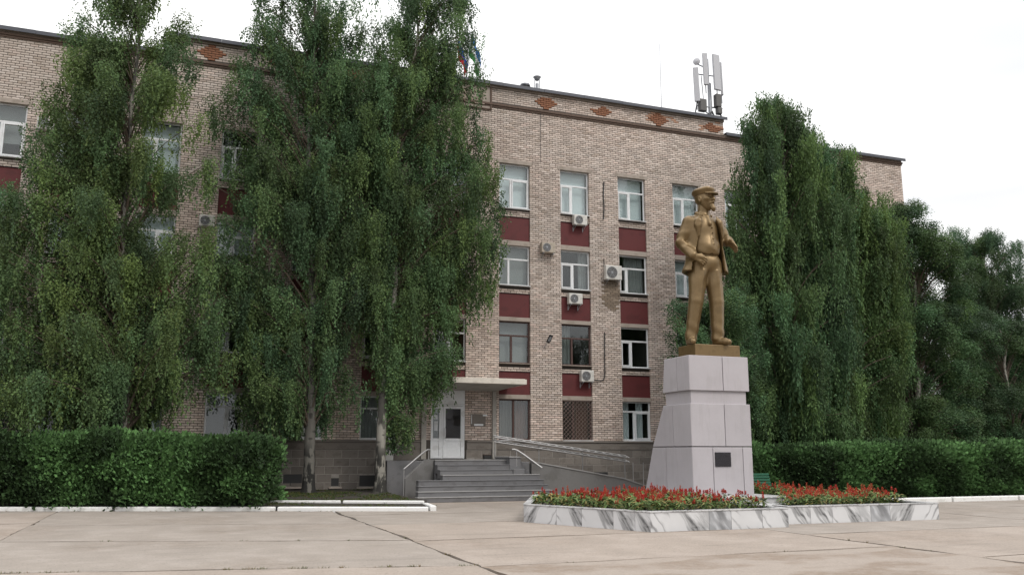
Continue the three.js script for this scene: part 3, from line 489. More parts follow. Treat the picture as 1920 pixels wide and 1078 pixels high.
{ // mobile antennas
  const t = thing('antenna_mast', 'cluster of white cellular panel antennas with dark radio boxes on a roof mast', 'antenna', [11.1, 17.0, -1]);
  mesh('mast', join([cyl(0.02, -1, 0, 2.2, 0.11, 0.09, 12), cyl(-0.02, 2.2, 0, 3.45, 0.05, 0.05, 10)]), M.galv, t);
  const panel = (x0, x1, y0, y1, z, turn) => { const w = x1 - x0, g = rbx(-w / 2, y0, -0.06, w / 2, y1, 0.06, 0.03, 2); g.rotateY(turn); g.rotateZ(0.02); g.translate((x0 + x1) / 2 + y0 * 0.02, 0, z); mesh('panel_antenna', g, M.antenna, t); mesh('pole', tube([[(x0 + x1) / 2 + 0.06, y0 - 0.35, z - 0.14], [(x0 + x1) / 2 + 0.02, y1 + 0.05, z - 0.14]], 0.026, 1, 6), M.galv, t); };
  panel(-0.98, -0.72, 1.05, 2.78, 0.25, -0.5); panel(-0.46, -0.22, 1.95, 3.58, 0.3, -0.3); panel(0.05, 0.46, 1.75, 3.58, 0.35, 0.15); panel(0.60, 0.76, 1.65, 3.35, 0.1, 1.0);
  const dish = new THREE.LatheGeometry([[0, 0.0], [0.10, 0.015], [0.16, 0.07], [0.17, 0.07], [0.17, 0.13], [0, 0.15]].map(([x, y]) => new THREE.Vector2(x, y)), 18); dish.rotateX(Math.PI / 2); dish.rotateY(-0.9); dish.translate(-0.7, 3.12, 0.15); mesh('dish_antenna', dish, M.antenna, t);
  mesh('cross_arm', join([tube([[-0.9, 2.55, 0.05], [0.7, 2.62, 0.05]], 0.03, 1, 6), tube([[-0.75, 0.95, 0.02], [0.7, 1.0, 0.02]], 0.035, 1, 6), tube([[-0.7, 3.1, 0.05], [-0.02, 2.95, 0]], 0.03, 1, 6), tube([[-0.45, 2.5, 0.05], [-0.4, 1.2, 0.1]], 0.025, 1, 6), tube([[-0.62, 2.5, 0.05], [-0.6, 1.2, 0.1]], 0.025, 1, 6)]), M.galv, t);
  for (const [x0, y0, x1, y1] of [[-0.72, 0.62, -0.36, 1.22], [0.18, 0.95, 0.48, 1.6], [-0.78, 0.0, -0.40, 0.34], [0.26, 0.6, 0.5, 0.93]]) mesh('radio_box', rbx(x0, y0, 0.05, x1, y1, 0.32, 0.03), M.acgrille, t);
  mesh('cable', join([tube([[-0.85, 1.05, 0.25], [-0.95, 0.5, 0.2], [-0.9, -0.1, 0.1]], 0.03, 10, 5), tube([[0.42, 0.7, 0.2], [0.58, 0.3, 0.15], [0.45, -0.1, 0.1]], 0.04, 10, 5), tube([[0.05, 0.75, 0.1], [0.25, 0.2, 0.2], [0.5, 0.05, 0.1]], 0.035, 12, 5), tube([[-0.35, 0.7, 0.1], [-0.1, 0.55, 0.12], [0.0, 0.7, 0.1]], 0.03, 10, 5)]), M.cable, t);
  mesh('strut', join([tube([[-0.3, -0.9, 0.1], [0, 0.3, 0]], 0.03, 1, 5), tube([[0.35, -0.9, 0.1], [0.02, 0.3, 0]], 0.03, 1, 5)]), M.galv, t);
}
{ // two flags on slanting poles
  const flag = (label, x, lean, bands, seed) => {
    const t = thing('flag', label, 'flag', [x, 16.9, -1.2]); mesh('pole', tube([[0, -0.9, 0], [lean, 3.0, 0]], 0.03, 2, 6), M.galv, t);
    const n = bands.length, H = 0.95, W = 1.5;
    bands.forEach((m, k) => { const g = new THREE.PlaneGeometry(W, H / n, 20, 4), p = g.attributes.position; for (let i = 0; i < p.count; i++) { const u = p.getX(i) / W + 0.5, v = (p.getY(i) + H / n / 2 + (n - 1 - k) * H / n); const a = 1.12 + 0.2 * u; // hanging, in folds
      p.setXYZ(i, lean * 0.8 + u * W * 0.30 + v * 0.16 + 0.03 * Math.sin(u * 9 + seed), 2.75 - u * W * 0.82 - (H - v) * 0.75, 0.10 * Math.sin(u * 11 + v * 3 + seed) + v * 0.12); }
      g.computeVertexNormals(); mesh('stripe', g, m, t); });
  };
  const cloth = (r, g, b) => std(lin(r, g, b), 0.9, { side: THREE.DoubleSide });
  flag('white, blue and red striped flag on the roof, half hidden by birch leaves', -1.75, 0.1, [cloth(0.75, 0.75, 0.75), cloth(0.02, 0.07, 0.30), cloth(0.45, 0.02, 0.03)], 1);
  flag('blue, white and green flag on the roof at the edge of the birch crown', -1.25, 0.2, [cloth(0.03, 0.12, 0.36), cloth(0.70, 0.72, 0.72), cloth(0.05, 0.25, 0.07)], 3);
}

// ---------------------------------------------------------------- steps and ramp
{
  const t = thing('entrance_stairs', 'wide grey concrete steps rising to the white entrance door', 'stairs'); const R = rng(8);
  const N = 8, rise = 1.335 / N, zT = 2.75, run = 0.33;
  for (let k = 0; k < N; k++) {                                       // k = 0 the landing
    const y1 = 1.335 - k * rise, z1 = zT + k * run, xa = k < 4 ? -3.42 : -4.35 - 0.09 * (k - 4), xb = k < 3 ? -0.74 : 0.10 + 0.02 * k, zb = k ? zT + (k - 1) * run - 0.05 : 0.0;
    const g = rbx(xa, k === 0 ? 0 : Math.max(0, y1 - 0.3), zb, xb, y1 - 0.028, z1 - 0.02, 0.012); shiftUV(g, R() * 5, R() * 5); mesh('step', g, M.stair, t);
    const n = rbx(xa - 0.01, y1 - 0.027, z1 - 0.40 < zb ? zb : z1 - 0.40, xb + 0.01, y1, z1, 0.01); shiftUV(n, R() * 5, R() * 5); mesh('tread', k === 0 ? rbx(xa - 0.01, y1 - 0.027, 0.13, xb + 0.01, y1, z1, 0.01) : n, k % 3 === 0 || k === N - 1 ? M.nosing : M.stair, t);
  }
  mesh('landing', rbx(-5.0, 0, 0.12, -3.44, 1.3, 2.1, 0.02), M.stair, t);
  // left flank: slanting grey panel between two posts, stepping outwards
  const pl = new THREE.Shape([[0, 0], [0, 1.36], [0.35, 1.36], [1.45, 0.72], [1.45, 0]].map(([a, b]) => new THREE.Vector2(a, b)));
  const pg = new THREE.ExtrudeGeometry(pl, { depth: 0.12, bevelEnabled: false }); pg.rotateY(-2.55); pg.translate(-3.44, 0, 2.62); mesh('flank_panel', pg, M.ramp, t);
  mesh('cheek_wall', join([rbx(-0.735, 0, 1.5, -0.30, 1.40, 3.05, 0.015), rbx(-0.73, 0, 3.055, -0.30, 1.02, 3.42, 0.015), rbx(-0.29, 0, 2.4, 0.05, 1.26, 3.0, 0.015)]), M.stair, t);
  mesh('cheek_cap', rbx(-0.76, 1.403, 1.46, -0.27, 1.45, 3.08, 0.012), M.nosing, t);
  mesh('handrail', join([tube([[-3.62, 1.69, 2.72], [-3.72, 1.69, 2.8], [-4.72, 1.03, 3.42]], 0.03, 12, 8), tube([[-3.66, 1.69, 2.74], [-3.66, 0.7, 2.74]], 0.022, 1, 6), tube([[-4.70, 1.05, 3.40], [-4.70, 0, 3.40]], 0.022, 1, 6)]), M.steel, t);
  mesh('handrail', join([tube([[-0.62, 1.70, 3.0], [-0.5, 1.69, 3.03], [0.33, 1.05, 3.52]], 0.036, 14, 8), tube([[-0.46, 1.66, 3.04], [-0.46, 1.1, 3.04]], 0.02, 1, 6)]), M.steel, t);
  const p = thing('doormat_box', 'small dark box on the landing right of the entrance door', 'box', [-0.69, 1.338, 0.42]); mesh('body', rbx(-0.15, 0, -0.1, 0.15, 0.15, 0.1, 0.02), M.dark, p); mesh('lid', rbx(-0.16, 0.152, -0.11, 0.16, 0.175, 0.11, 0.006), M.oldwood, p);
}
{
  const t = thing('access_ramp', 'grey concrete wheelchair ramp descending to the right along the plinth', 'ramp');
  const top = [[0.12, 1.24], [0.45, 1.19], [3.83, 0.615], [5.0, 0.26], [5.6, 0.06]];
  const sh = new THREE.Shape([[0.12, 0], ...top, [5.6, 0]].map(([a, b]) => new THREE.Vector2(a, b))); const g = new THREE.ExtrudeGeometry(sh, { depth: 0.14, bevelEnabled: false }); g.translate(0, 0, 2.9); mesh('side_wall', g, M.ramp, t);
  for (let i = 0; i + 1 < top.length; i++) { const [a, b] = top[i], [c, d] = top[i + 1]; const s = new THREE.Shape([[a, b + 0.003], [c, d + 0.003], [c, d + 0.045], [a, b + 0.045]].map((q) => new THREE.Vector2(...q))); const e = new THREE.ExtrudeGeometry(s, { depth: 0.2, bevelEnabled: false }); e.translate(0, 0, 2.87); mesh('wall_cap', e, M.nosing, t); }
  const dk = new THREE.Shape([[0.06, 0], [0.06, 1.2], [3.8, 0.52], [5.6, 0.01], [5.6, 0]].map((q) => new THREE.Vector2(...q))); const dg = new THREE.ExtrudeGeometry(dk, { depth: 1.5, bevelEnabled: false }); dg.translate(0, 0, 1.39); mesh('deck', dg, M.stair, t);
  // double rails on the wall side, each a pair of pipes with spacers
  const P = (x, o, z) => [x, 2.2 - (x + 0.72) * 0.1355 + o, z];
  const rails = []; for (const o of [0, -0.17]) { rails.push(tube([P(-0.75, o + 0.022, 1.3), P(4.85, o + 0.022, 1.3)], 0.026, 4, 8), tube([P(-0.75, o - 0.045, 1.42), P(4.85, o - 0.045, 1.42)], 0.026, 4, 8)); }
  rails.forEach((r) => mesh('rail', r, M.steel, t));
  const sp = []; for (let x = -0.6; x < 4.9; x += 0.34) for (const o of [0, -0.17]) sp.push(tube([P(x, o + 0.022, 1.3), P(x + 0.14, o - 0.045, 1.42)], 0.022, 1, 5)); mesh('rail_spacer', join(sp), M.steel, t);
  for (const x of [-0.7, 1.1, 2.95, 4.8]) mesh('rail_post', tube([P(x, 0.02, 1.36), [x, Math.max(0.1, 1.28 - Math.max(0, x) * 0.18), 1.36]], 0.02, 1, 6), M.steel, t);
  for (const x of [4.3, 4.74]) mesh('rail_post', tube([[x, 0.3, 2.97], [x, 1.22, 2.97]], 0.018, 1, 6), M.steel, t);
}

// ---------------------------------------------------------------- monument: pedestal, statue, flower beds
{
  const t = thing('pedestal', 'tall pale grey lilac stone clad pedestal under the bronze statue', 'pedestal', [2.22, 0, 12.06]); const R = rng(41);
  const X = 0.98;
  // a clad block: sides y0..y1, back edge leaning; slabs on the front and left are their own pieces
  const back = (y) => y > 3.3 ? lerp(-1.53, -1.34, (y - 3.3) / 1.0) : y > 2.94 ? -1.47 : y > 1.75 ? lerp(-2.15, -1.46, (y - 1.75) / 1.19) : lerp(-2.68, -2.15, (y - 0.42) / 1.33);
  const core = (y0, y1, ins) => { const l = [[-X + ins, -ins], [X - ins, -ins]]; const p = []; const b0 = back(y0 + 0.001) + ins, b1 = back(y1 - 0.001) + ins; const c = [[-X + ins, y0, -ins], [X - ins, y0, -ins], [X - ins, y0, b0], [-X + ins, y0, b0], [-X + ins, y1, -ins], [X - ins, y1, -ins], [X - ins, y1, b1], [-X + ins, y1, b1]];
    const f = [[0, 1, 5, 4], [1, 2, 6, 5], [2, 3, 7, 6], [3, 0, 4, 7], [4, 5, 6, 7], [3, 2, 1, 0]]; for (const [a, b, d, e] of f) p.push(...c[a], ...c[b], ...c[d], ...c[a], ...c[d], ...c[e]);
    const g = new THREE.BufferGeometry(); g.setAttribute('position', new THREE.BufferAttribute(new Float32Array(p), 3)); g.computeVertexNormals(); return metric(g); };
  mesh('core', join([core(0.36, 1.745, 0.05), core(1.755, 2.93, 0.05), core(3.3, 4.27, 0.05)]), M.pedestalgap, t);
  mesh('neck', core(2.90, 3.32, 0.075), M.pedestal, t);
  // slab: polygon in a plane, pushed out by thickness, with softened edge
  function slab(pts, normal, th) { // pts: 4 corners (Vector3) counter-clockwise seen from outside
    const n = normal.clone().normalize(), c = pts.reduce((a, p) => a.add(p), V(0, 0, 0)).multiplyScalar(0.25); const inn = (k, d) => pts.map((p) => p.clone().add(c.clone().sub(p).setLength(k)).addScaledVector(n, d));
    const A = inn(0.006, 0), B = inn(0.006, th - 0.008), C = inn(0.016, th); const P = []; const quad = (a, b, d, e) => P.push(a, b, d, a, d, e);
    for (let i = 0; i < 4; i++) { const j = (i + 1) % 4; quad(A[i], A[j], B[j], B[i]); quad(B[i], B[j], C[j], C[i]); } quad(C[0], C[1], C[2], C[3]);
    const g = new THREE.BufferGeometry(); g.setAttribute('position', new THREE.BufferAttribute(new Float32Array(P.flatMap((v) => [v.x, v.y, v.z])), 3)); g.computeVertexNormals(); return shiftUV(metric(g), R() * 7, R() * 7);
  }
  const mats = [1, 0.965, 1.03].map((k) => { const m = M.pedestal.clone(); m.color.multiplyScalar(k); return m; });
  const put = (g) => mesh('stone_slab', g, mats[(R() * 3) | 0], t);
  const tiers = [[0.40, 1.74, [0.34, 0.84]], [1.76, 2.935, [0.56]], [3.295, 4.275, [0.56]]];
  for (const [y0, y1, cuts] of tiers) {
    const xs = [0, ...cuts, 1].map((k) => -X + 2 * X * k);
    for (let k = 0; k + 1 < xs.length; k++) put(slab([V(xs[k] + 0.005, y0, -0.05), V(xs[k + 1] - 0.005, y0, -0.05), V(xs[k + 1] - 0.005, y1, -0.05), V(xs[k] + 0.005, y1, -0.05)], V(0, 0, 1), 0.05));
    for (const s of [-1, 1]) { const b0 = back(y0 + 0.001), b1 = back(y1 - 0.001), cut = y0 < 1 ? 0.52 : 0.45;
      for (const [p, q] of [[0, cut], [cut, 1]]) { const zz = (k, b) => lerp(0, b, k) ; const sx = s * (X - 0.05); const f0 = p ? zz(p, b0) - 0.005 : -0.002, f1 = p ? zz(p * b0 / b1, b1) - 0.005 : -0.002, e0 = q < 1 ? zz(q, b0) + 0.005 : b0, e1 = q < 1 ? zz(q * b0 / b1, b1) + 0.005 : b1;
        const c = [V(sx, y0, e0), V(sx, y0, f0), V(sx, y1, f1), V(sx, y1, e1)]; put(slab(s < 0 ? c : [c[1], c[0], c[3], c[2]], V(s, 0, 0), 0.05)); } }
    const b0 = back(y0 + 0.001), b1 = back(y1 - 0.001); put(slab([V(X, y0, b0 + 0.05), V(-X, y0, b0 + 0.05), V(-X, y1, b1 + 0.05), V(X, y1, b1 + 0.05)], V(0, 0, -1), 0.05));
    put(slab([V(-X + 0.01, y1 - 0.05, -0.01), V(X - 0.01, y1 - 0.05, -0.01), V(X - 0.01, y1 - 0.05, b1 + 0.01), V(-X + 0.01, y1 - 0.05, b1 + 0.01)], V(0, 1, 0), 0.049));
  }
  mesh('plaque', rbx(-0.26, 1.21, -0.002, 0.25, 1.60, 0.028, 0.01), M.blackplate, t, 'black plaque on the front of the pedestal');
}
// podium and step between the beds
{
  const t = thing('podium', 'low marble paved base with a step, around the foot of the pedestal', 'podium'); const R = rng(6);
  for (const [x0, y0, z0, x1, y1, z1] of [[0.75, 0, 8.9, 2.2, 0.40, 13.05], [2.21, 0, 8.9, 3.62, 0.40, 13.05], [0.75, 0.0, 13.06, 2.2, 0.27, 14.4], [2.21, 0, 13.06, 3.3, 0.27, 14.2], [0.70, 0, 14.41, 2.0, 0.13, 15.6]]) { const g = rbx(x0, y0, z0, x1, y1, z1, 0.012); shiftUV(g, R() * 5, R() * 5); mesh('marble_slab', g, M.marbletop, t); }
  for (const [x0, x1] of [[0.72, 2.2], [2.21, 3.66]]) mesh('marble_edge', rbx(x0, 0.402, 8.86, x1, 0.432, 13.10, 0.01), M.marbletop, t);
}
function flowerBed(label, poly, h, cuts, dark = -1) {                              // polygon of [x, z], marble panels on its sides, rim on top, soil inside
  const t = thing('flower_bed', label, 'flower bed'), R = rng(poly.length * 31 + Math.round(poly[0][0] * 10)); const n = poly.length;
  const cx = poly.reduce((a, p) => a + p[0], 0) / n, cz = poly.reduce((a, p) => a + p[1], 0) / n;
  const inset = (d) => poly.map((p, i) => { const a = poly[(i + n - 1) % n], b = poly[(i + 1) % n]; const e1 = [p[0] - a[0], p[1] - a[1]], e2 = [b[0] - p[0], b[1] - p[1]], l1 = Math.hypot(...e1), l2 = Math.hypot(...e2); const n1 = [-e1[1] / l1, e1[0] / l1], n2 = [-e2[1] / l2, e2[0] / l2]; const k = d / Math.max(0.35, 1 + n1[0] * n2[0] + n1[1] * n2[1]); return [p[0] + (n1[0] + n2[0]) * k, p[1] + (n1[1] + n2[1]) * k]; });
  const area = poly.reduce((a, p, i) => { const q = poly[(i + 1) % n]; return a + p[0] * q[1] - q[0] * p[1]; }, 0), sg = area > 0 ? 1 : -1;
  const inner = inset(0.16 * sg), soilP = inset(0.10 * sg);
  for (let i = 0; i < n; i++) { const a = poly[i], b = poly[(i + 1) % n], L = Math.hypot(b[0] - a[0], b[1] - a[1]), ang = Math.atan2(-(b[1] - a[1]), b[0] - a[0]); const w = cuts[i] ?? (() => { const o = []; let s = 0; while (s < L - 0.4) { s += 0.55 + 0.6 * R(); o.push(Math.min(1, s / L)); } return o; })();
    let p = 0, pk = 0; for (const q of [...w.filter((q) => q < 0.97), 1]) { const g = rbx(p * L + 0.003, -0.05, -0.03, q * L - 0.003, h - 0.03, 0.0, 0.004); if (sg > 0) g.translate(0, 0, 0.03); g.rotateY(ang); g.translate(a[0], 0, a[1]); const uv = g.attributes.uv, w0 = (q - p) * L, sc = Math.min(0.55 + 0.25 * R(), 0.95 / w0), o = [R() * (0.98 - w0 * sc), 0.05 + R() * 0.55], fl = R() < 0.3 ? -1 : 1; for (let k = 0; k < uv.count; k++) { const u0 = clamp(uv.getX(k) - p * L, 0, w0) * sc; uv.setXY(k, o[0] + (fl < 0 ? w0 * sc - u0 : u0), uv.getY(k) * sc + o[1]); } mesh('marble_panel', g, (i === 0 ? pk === dark : R() < 0.15) ? M.marbleB : M.marbleA, t); p = q; pk++; } }
  for (let i = 0; i < n; i++) { const j = (i + 1) % n; const o2 = inset(-0.012 * sg); const A = o2[i], B = o2[j], C = inner[j], D = inner[i]; const s = new THREE.Shape([A, B, C, D].map(([x, z]) => new THREE.Vector2(x, -z))); const g = new THREE.ExtrudeGeometry(s, { depth: 0.026, bevelEnabled: false }); g.rotateX(-Math.PI / 2); g.translate(0, h - 0.026, 0); shiftUV(g, R() * 5, R() * 5); mesh('rim', g, M.marbletop, t); }
  const s = new THREE.Shape(soilP.map(([x, z]) => new THREE.Vector2(x, -z))); const g = new THREE.ShapeGeometry(s); g.rotateX(-Math.PI / 2); g.translate(0, h - 0.06, 0); mesh('soil', metric(g), M.soil, t);
  return { inner, h: h - 0.06 };
}
const bedA = flowerBed('larger left marble edged bed of red flowers in front of the pedestal', [[-2.83, 16.9], [0.62, 16.85], [0.62, 13.2], [0.70, 8.9], [-2.3, 9.2], [-4.29, 13.53]], 0.41, { 0: [0.41, 0.57, 0.8] }, 1);
const bedB = flowerBed('right marble edged bed of red flowers beyond the pedestal', [[1.08, 16.24], [5.46, 16.31], [5.46, 8.9], [3.70, 8.9], [3.70, 13.2], [2.1, 14.75], [1.08, 15.7]], 0.40, { 0: [0.14, 0.28, 0.53, 0.66] }, 3);
{
  const R = rng(55);
  function leafBlade(l, w, bend) { const g = new THREE.PlaneGeometry(w, l, 2, 3); g.translate(0, l / 2, 0); const p = g.attributes.position; for (let i = 0; i < p.count; i++) { const t = p.getY(i) / l; p.setX(i, p.getX(i) * Math.sin(Math.PI * clamp(0.12 + 0.85 * t, 0, 1))); p.setZ(i, bend * t * t * l + Math.abs(p.getX(i)) * 0.4); p.setY(i, p.getY(i) * (1 - 0.25 * bend * t)); } return g; }
  function plant(seed, red, bare) {
    const q = rng(seed), o = new THREE.Group(); const L = [], Y = [], F = [], S = [];
    const H = 0.20 + 0.08 * q();
    for (let i = 0; i < 34; i++) { const a = q() * 6.28, y = H * (0.15 + 0.75 * q()), g = leafBlade(0.075 + 0.05 * q(), 0.045 + 0.02 * q(), 0.5 + 0.8 * q()); g.rotateX(0.5 + 0.7 * q()); g.rotateY(a); g.translate(0.03 * Math.sin(a) + 0.10 * (q() - 0.5), y, 0.03 * Math.cos(a) + 0.10 * (q() - 0.5)); (q() < 0.24 ? Y : L).push(g); }
    const spikes = bare ? 1 : 2 + (q() * 2.3 | 0);
    for (let s = 0; s < spikes; s++) { const x = 0.2 * (q() - 0.5), z = 0.2 * (q() - 0.5), h0 = H * (0.7 + 0.35 * q()), hl = 0.05 + 0.085 * q(); S.push(tube([[x * 0.4, 0, z * 0.4], [x, h0 + hl, z]], 0.005, 2, 4, 0.5));
      for (let k = 0; k < 14; k++) { const t = k / 14, a = k * 2.4, g = leafBlade(0.042 * (1.15 - 0.6 * t), 0.026, 0.3); g.rotateX(0.9 - 0.6 * t); g.rotateY(a); g.translate(x, h0 + hl * t, z); F.push(g); } }
    mesh('foliage', join([...L, ...S]), M.plantleaf, o); if (Y.length) mesh('pale_foliage', join(Y), M.plantyellow, o); mesh('flower_spikes', join(F), red, o); return o;
  }
  const protos = [plant(1, M.petal), plant(2, M.petal), plant(3, M.petal), plant(4, M.petalB), plant(5, M.petalB), plant(6, M.petal, true)];
  const inside = (P, x, z) => { let c = false; for (let i = 0, j = P.length - 1; i < P.length; j = i++) if ((P[i][1] > z) !== (P[j][1] > z) && x < (P[j][0] - P[i][0]) * (z - P[i][1]) / (P[j][1] - P[i][1]) + P[i][0]) c = !c; return c; };
  const sow = (bed, label, group, skip, pick) => {
    for (let z = 9.3; z < 17; z += 0.325) for (let x = -4.4; x < 5.6; x += 0.325) {
      const px = x + 0.2 * (R() - 0.5), pz = z + 0.2 * (R() - 0.5), r1 = R(), r2 = R(), r3 = R();
      if (!inside(bed.inner, px, pz) || skip(px, pz, r3)) continue;
      const o = protos[pick(px, pz, r1)].clone(); o.name = numbered('flowering_plant'); o.position.set(px, bed.h, pz); o.rotation.y = r2 * 6.3; o.scale.setScalar(0.78 + 0.42 * r3); scene.add(o); tag(o, label, 'flower', group);
    } };
  sow(bedA, 'small plant with red flower spikes in the left marble bed before the pedestal', 'red flowering plants in the left marble bed', (x, z, r) => (x > 0.45 ? r < 0.7 : false) || z < 11.6 || (z > 16.5) || (x < -3.1 && r < 0.4), (x, z, r) => x < -2.9 ? (r < 0.75 ? 5 : 0) : r < 0.2 ? 5 : (r * 40 % 4) | 0);
  sow(bedB, 'small plant with orange red flowers in the right marble bed beyond the pedestal', 'orange red flowering plants in the right marble bed', (x, z, r) => z > 15.95 || (x > 5.0 && r < 0.45) || z < 9.6, (x, z, r) => r < 0.1 ? 5 : r < 0.55 ? 3 : r < 0.85 ? 4 : 1);
}
{ // bench
  const t = thing('park_bench', 'green slatted park bench behind the pedestal, before the right hedge', 'bench', [5.0, 0.03, 9.35]);
  for (let k = 0; k < 5; k++) mesh('back_slat', rbx(-0.9, 0.50 + k * 0.085, -0.16 - k * 0.025, 0.9, 0.565 + k * 0.085, -0.13 - k * 0.025, 0.008), M.bench, t);
  for (let k = 0; k < 5; k++) mesh('seat_slat', rbx(-0.9, 0.42, -0.12 + k * 0.095, 0.9, 0.45, -0.045 + k * 0.095, 0.008), M.bench, t);
  for (const s of [-0.7, 0.7]) mesh('leg_frame', join([rbx(s - 0.03, 0, 0.2, s + 0.03, 0.42, 0.26, 0.008), rbx(s - 0.03, 0, -0.16, s + 0.03, 0.5, -0.10, 0.008), rbx(s - 0.03, 0.37, -0.1, s + 0.03, 0.42, 0.2, 0.006), rbx(s - 0.025, 0.5, -0.29, s + 0.025, 0.9, -0.255, 0.006)]), M.dark, t);
}

// ---------------------------------------------------------------- statue, meshed from a distance field
const sub = (a, b) => [a[0] - b[0], a[1] - b[1], a[2] - b[2]];
function cone(p, a, b, ra, rb) { const ab = sub(b, a), ap = sub(p, a); const t = clamp((ab[0] * ap[0] + ab[1] * ap[1] + ab[2] * ap[2]) / (ab[0] * ab[0] + ab[1] * ab[1] + ab[2] * ab[2]), 0, 1); return Math.hypot(ap[0] - ab[0] * t, ap[1] - ab[1] * t, ap[2] - ab[2] * t) - lerp(ra, rb, t); }
function ell(p, c, r) { const x = (p[0] - c[0]) / r[0], y = (p[1] - c[1]) / r[1], z = (p[2] - c[2]) / r[2], k0 = Math.hypot(x, y, z), k1 = Math.hypot(x / r[0], y / r[1], z / r[2]); return k1 < 1e-9 ? -Math.min(...r) : k0 * (k0 - 1) / k1; }
function smin(a, b, k) { const h = Math.max(k - Math.abs(a - b), 0) / k; return Math.min(a, b) - h * h * k * 0.25; }
const smax = (a, b, k) => -smin(-a, -b, k);
function surfaceNet(f, lo, hi, cell) {
  const n = [0, 1, 2].map((i) => Math.ceil((hi[i] - lo[i]) / cell) + 1), F = new Float32Array(n[0] * n[1] * n[2]); let q = 0;
  for (let k = 0; k < n[2]; k++) for (let j = 0; j < n[1]; j++) for (let i = 0; i < n[0]; i++) F[q++] = f([lo[0] + i * cell, lo[1] + j * cell, lo[2] + k * cell]);
  const at = (i, j, k) => i + n[0] * (j + n[1] * k), id = new Int32Array(F.length).fill(-1), P = [], I = [];
  const E = [[0, 1], [2, 3], [4, 5], [6, 7], [0, 2], [1, 3], [4, 6], [5, 7], [0, 4], [1, 5], [2, 6], [3, 7]];
  for (let k = 0; k < n[2] - 1; k++) for (let j = 0; j < n[1] - 1; j++) for (let i = 0; i < n[0] - 1; i++) {
    const v = []; let m = 0; for (let c = 0; c < 8; c++) { v[c] = F[at(i + (c & 1), j + ((c >> 1) & 1), k + (c >> 2))]; if (v[c] < 0) m |= 1 << c; }
    if (m === 0 || m === 255) continue; let x = 0, y = 0, z = 0, c = 0;
    for (const [a, b] of E) if ((v[a] < 0) !== (v[b] < 0)) { const t = v[a] / (v[a] - v[b]); x += lerp(a & 1, b & 1, t); y += lerp((a >> 1) & 1, (b >> 1) & 1, t); z += lerp(a >> 2, b >> 2, t); c++; }
    id[at(i, j, k)] = P.length / 3; P.push(lo[0] + (i + x / c) * cell, lo[1] + (j + y / c) * cell, lo[2] + (k + z / c) * cell);
  }
  const st = [1, n[0], n[0] * n[1]];
  for (let k = 1; k < n[2] - 1; k++) for (let j = 1; j < n[1] - 1; j++) for (let i = 1; i < n[0] - 1; i++) { const o = at(i, j, k);
    for (let d = 0; d < 3; d++) { const a = F[o] < 0, b = F[o + st[d]] < 0; if (a === b) continue; const u = st[(d + 1) % 3], w = st[(d + 2) % 3]; const A = id[o], B = id[o - u], C = id[o - u - w], D = id[o - w]; if (A < 0 || B < 0 || C < 0 || D < 0) continue; a ? I.push(A, B, C, A, C, D) : I.push(A, C, B, A, D, C); } }
  const g = new THREE.BufferGeometry(); g.setAttribute('position', new THREE.BufferAttribute(new Float32Array(P), 3)); g.setIndex(I); g.computeVertexNormals(); return metric(g);
}
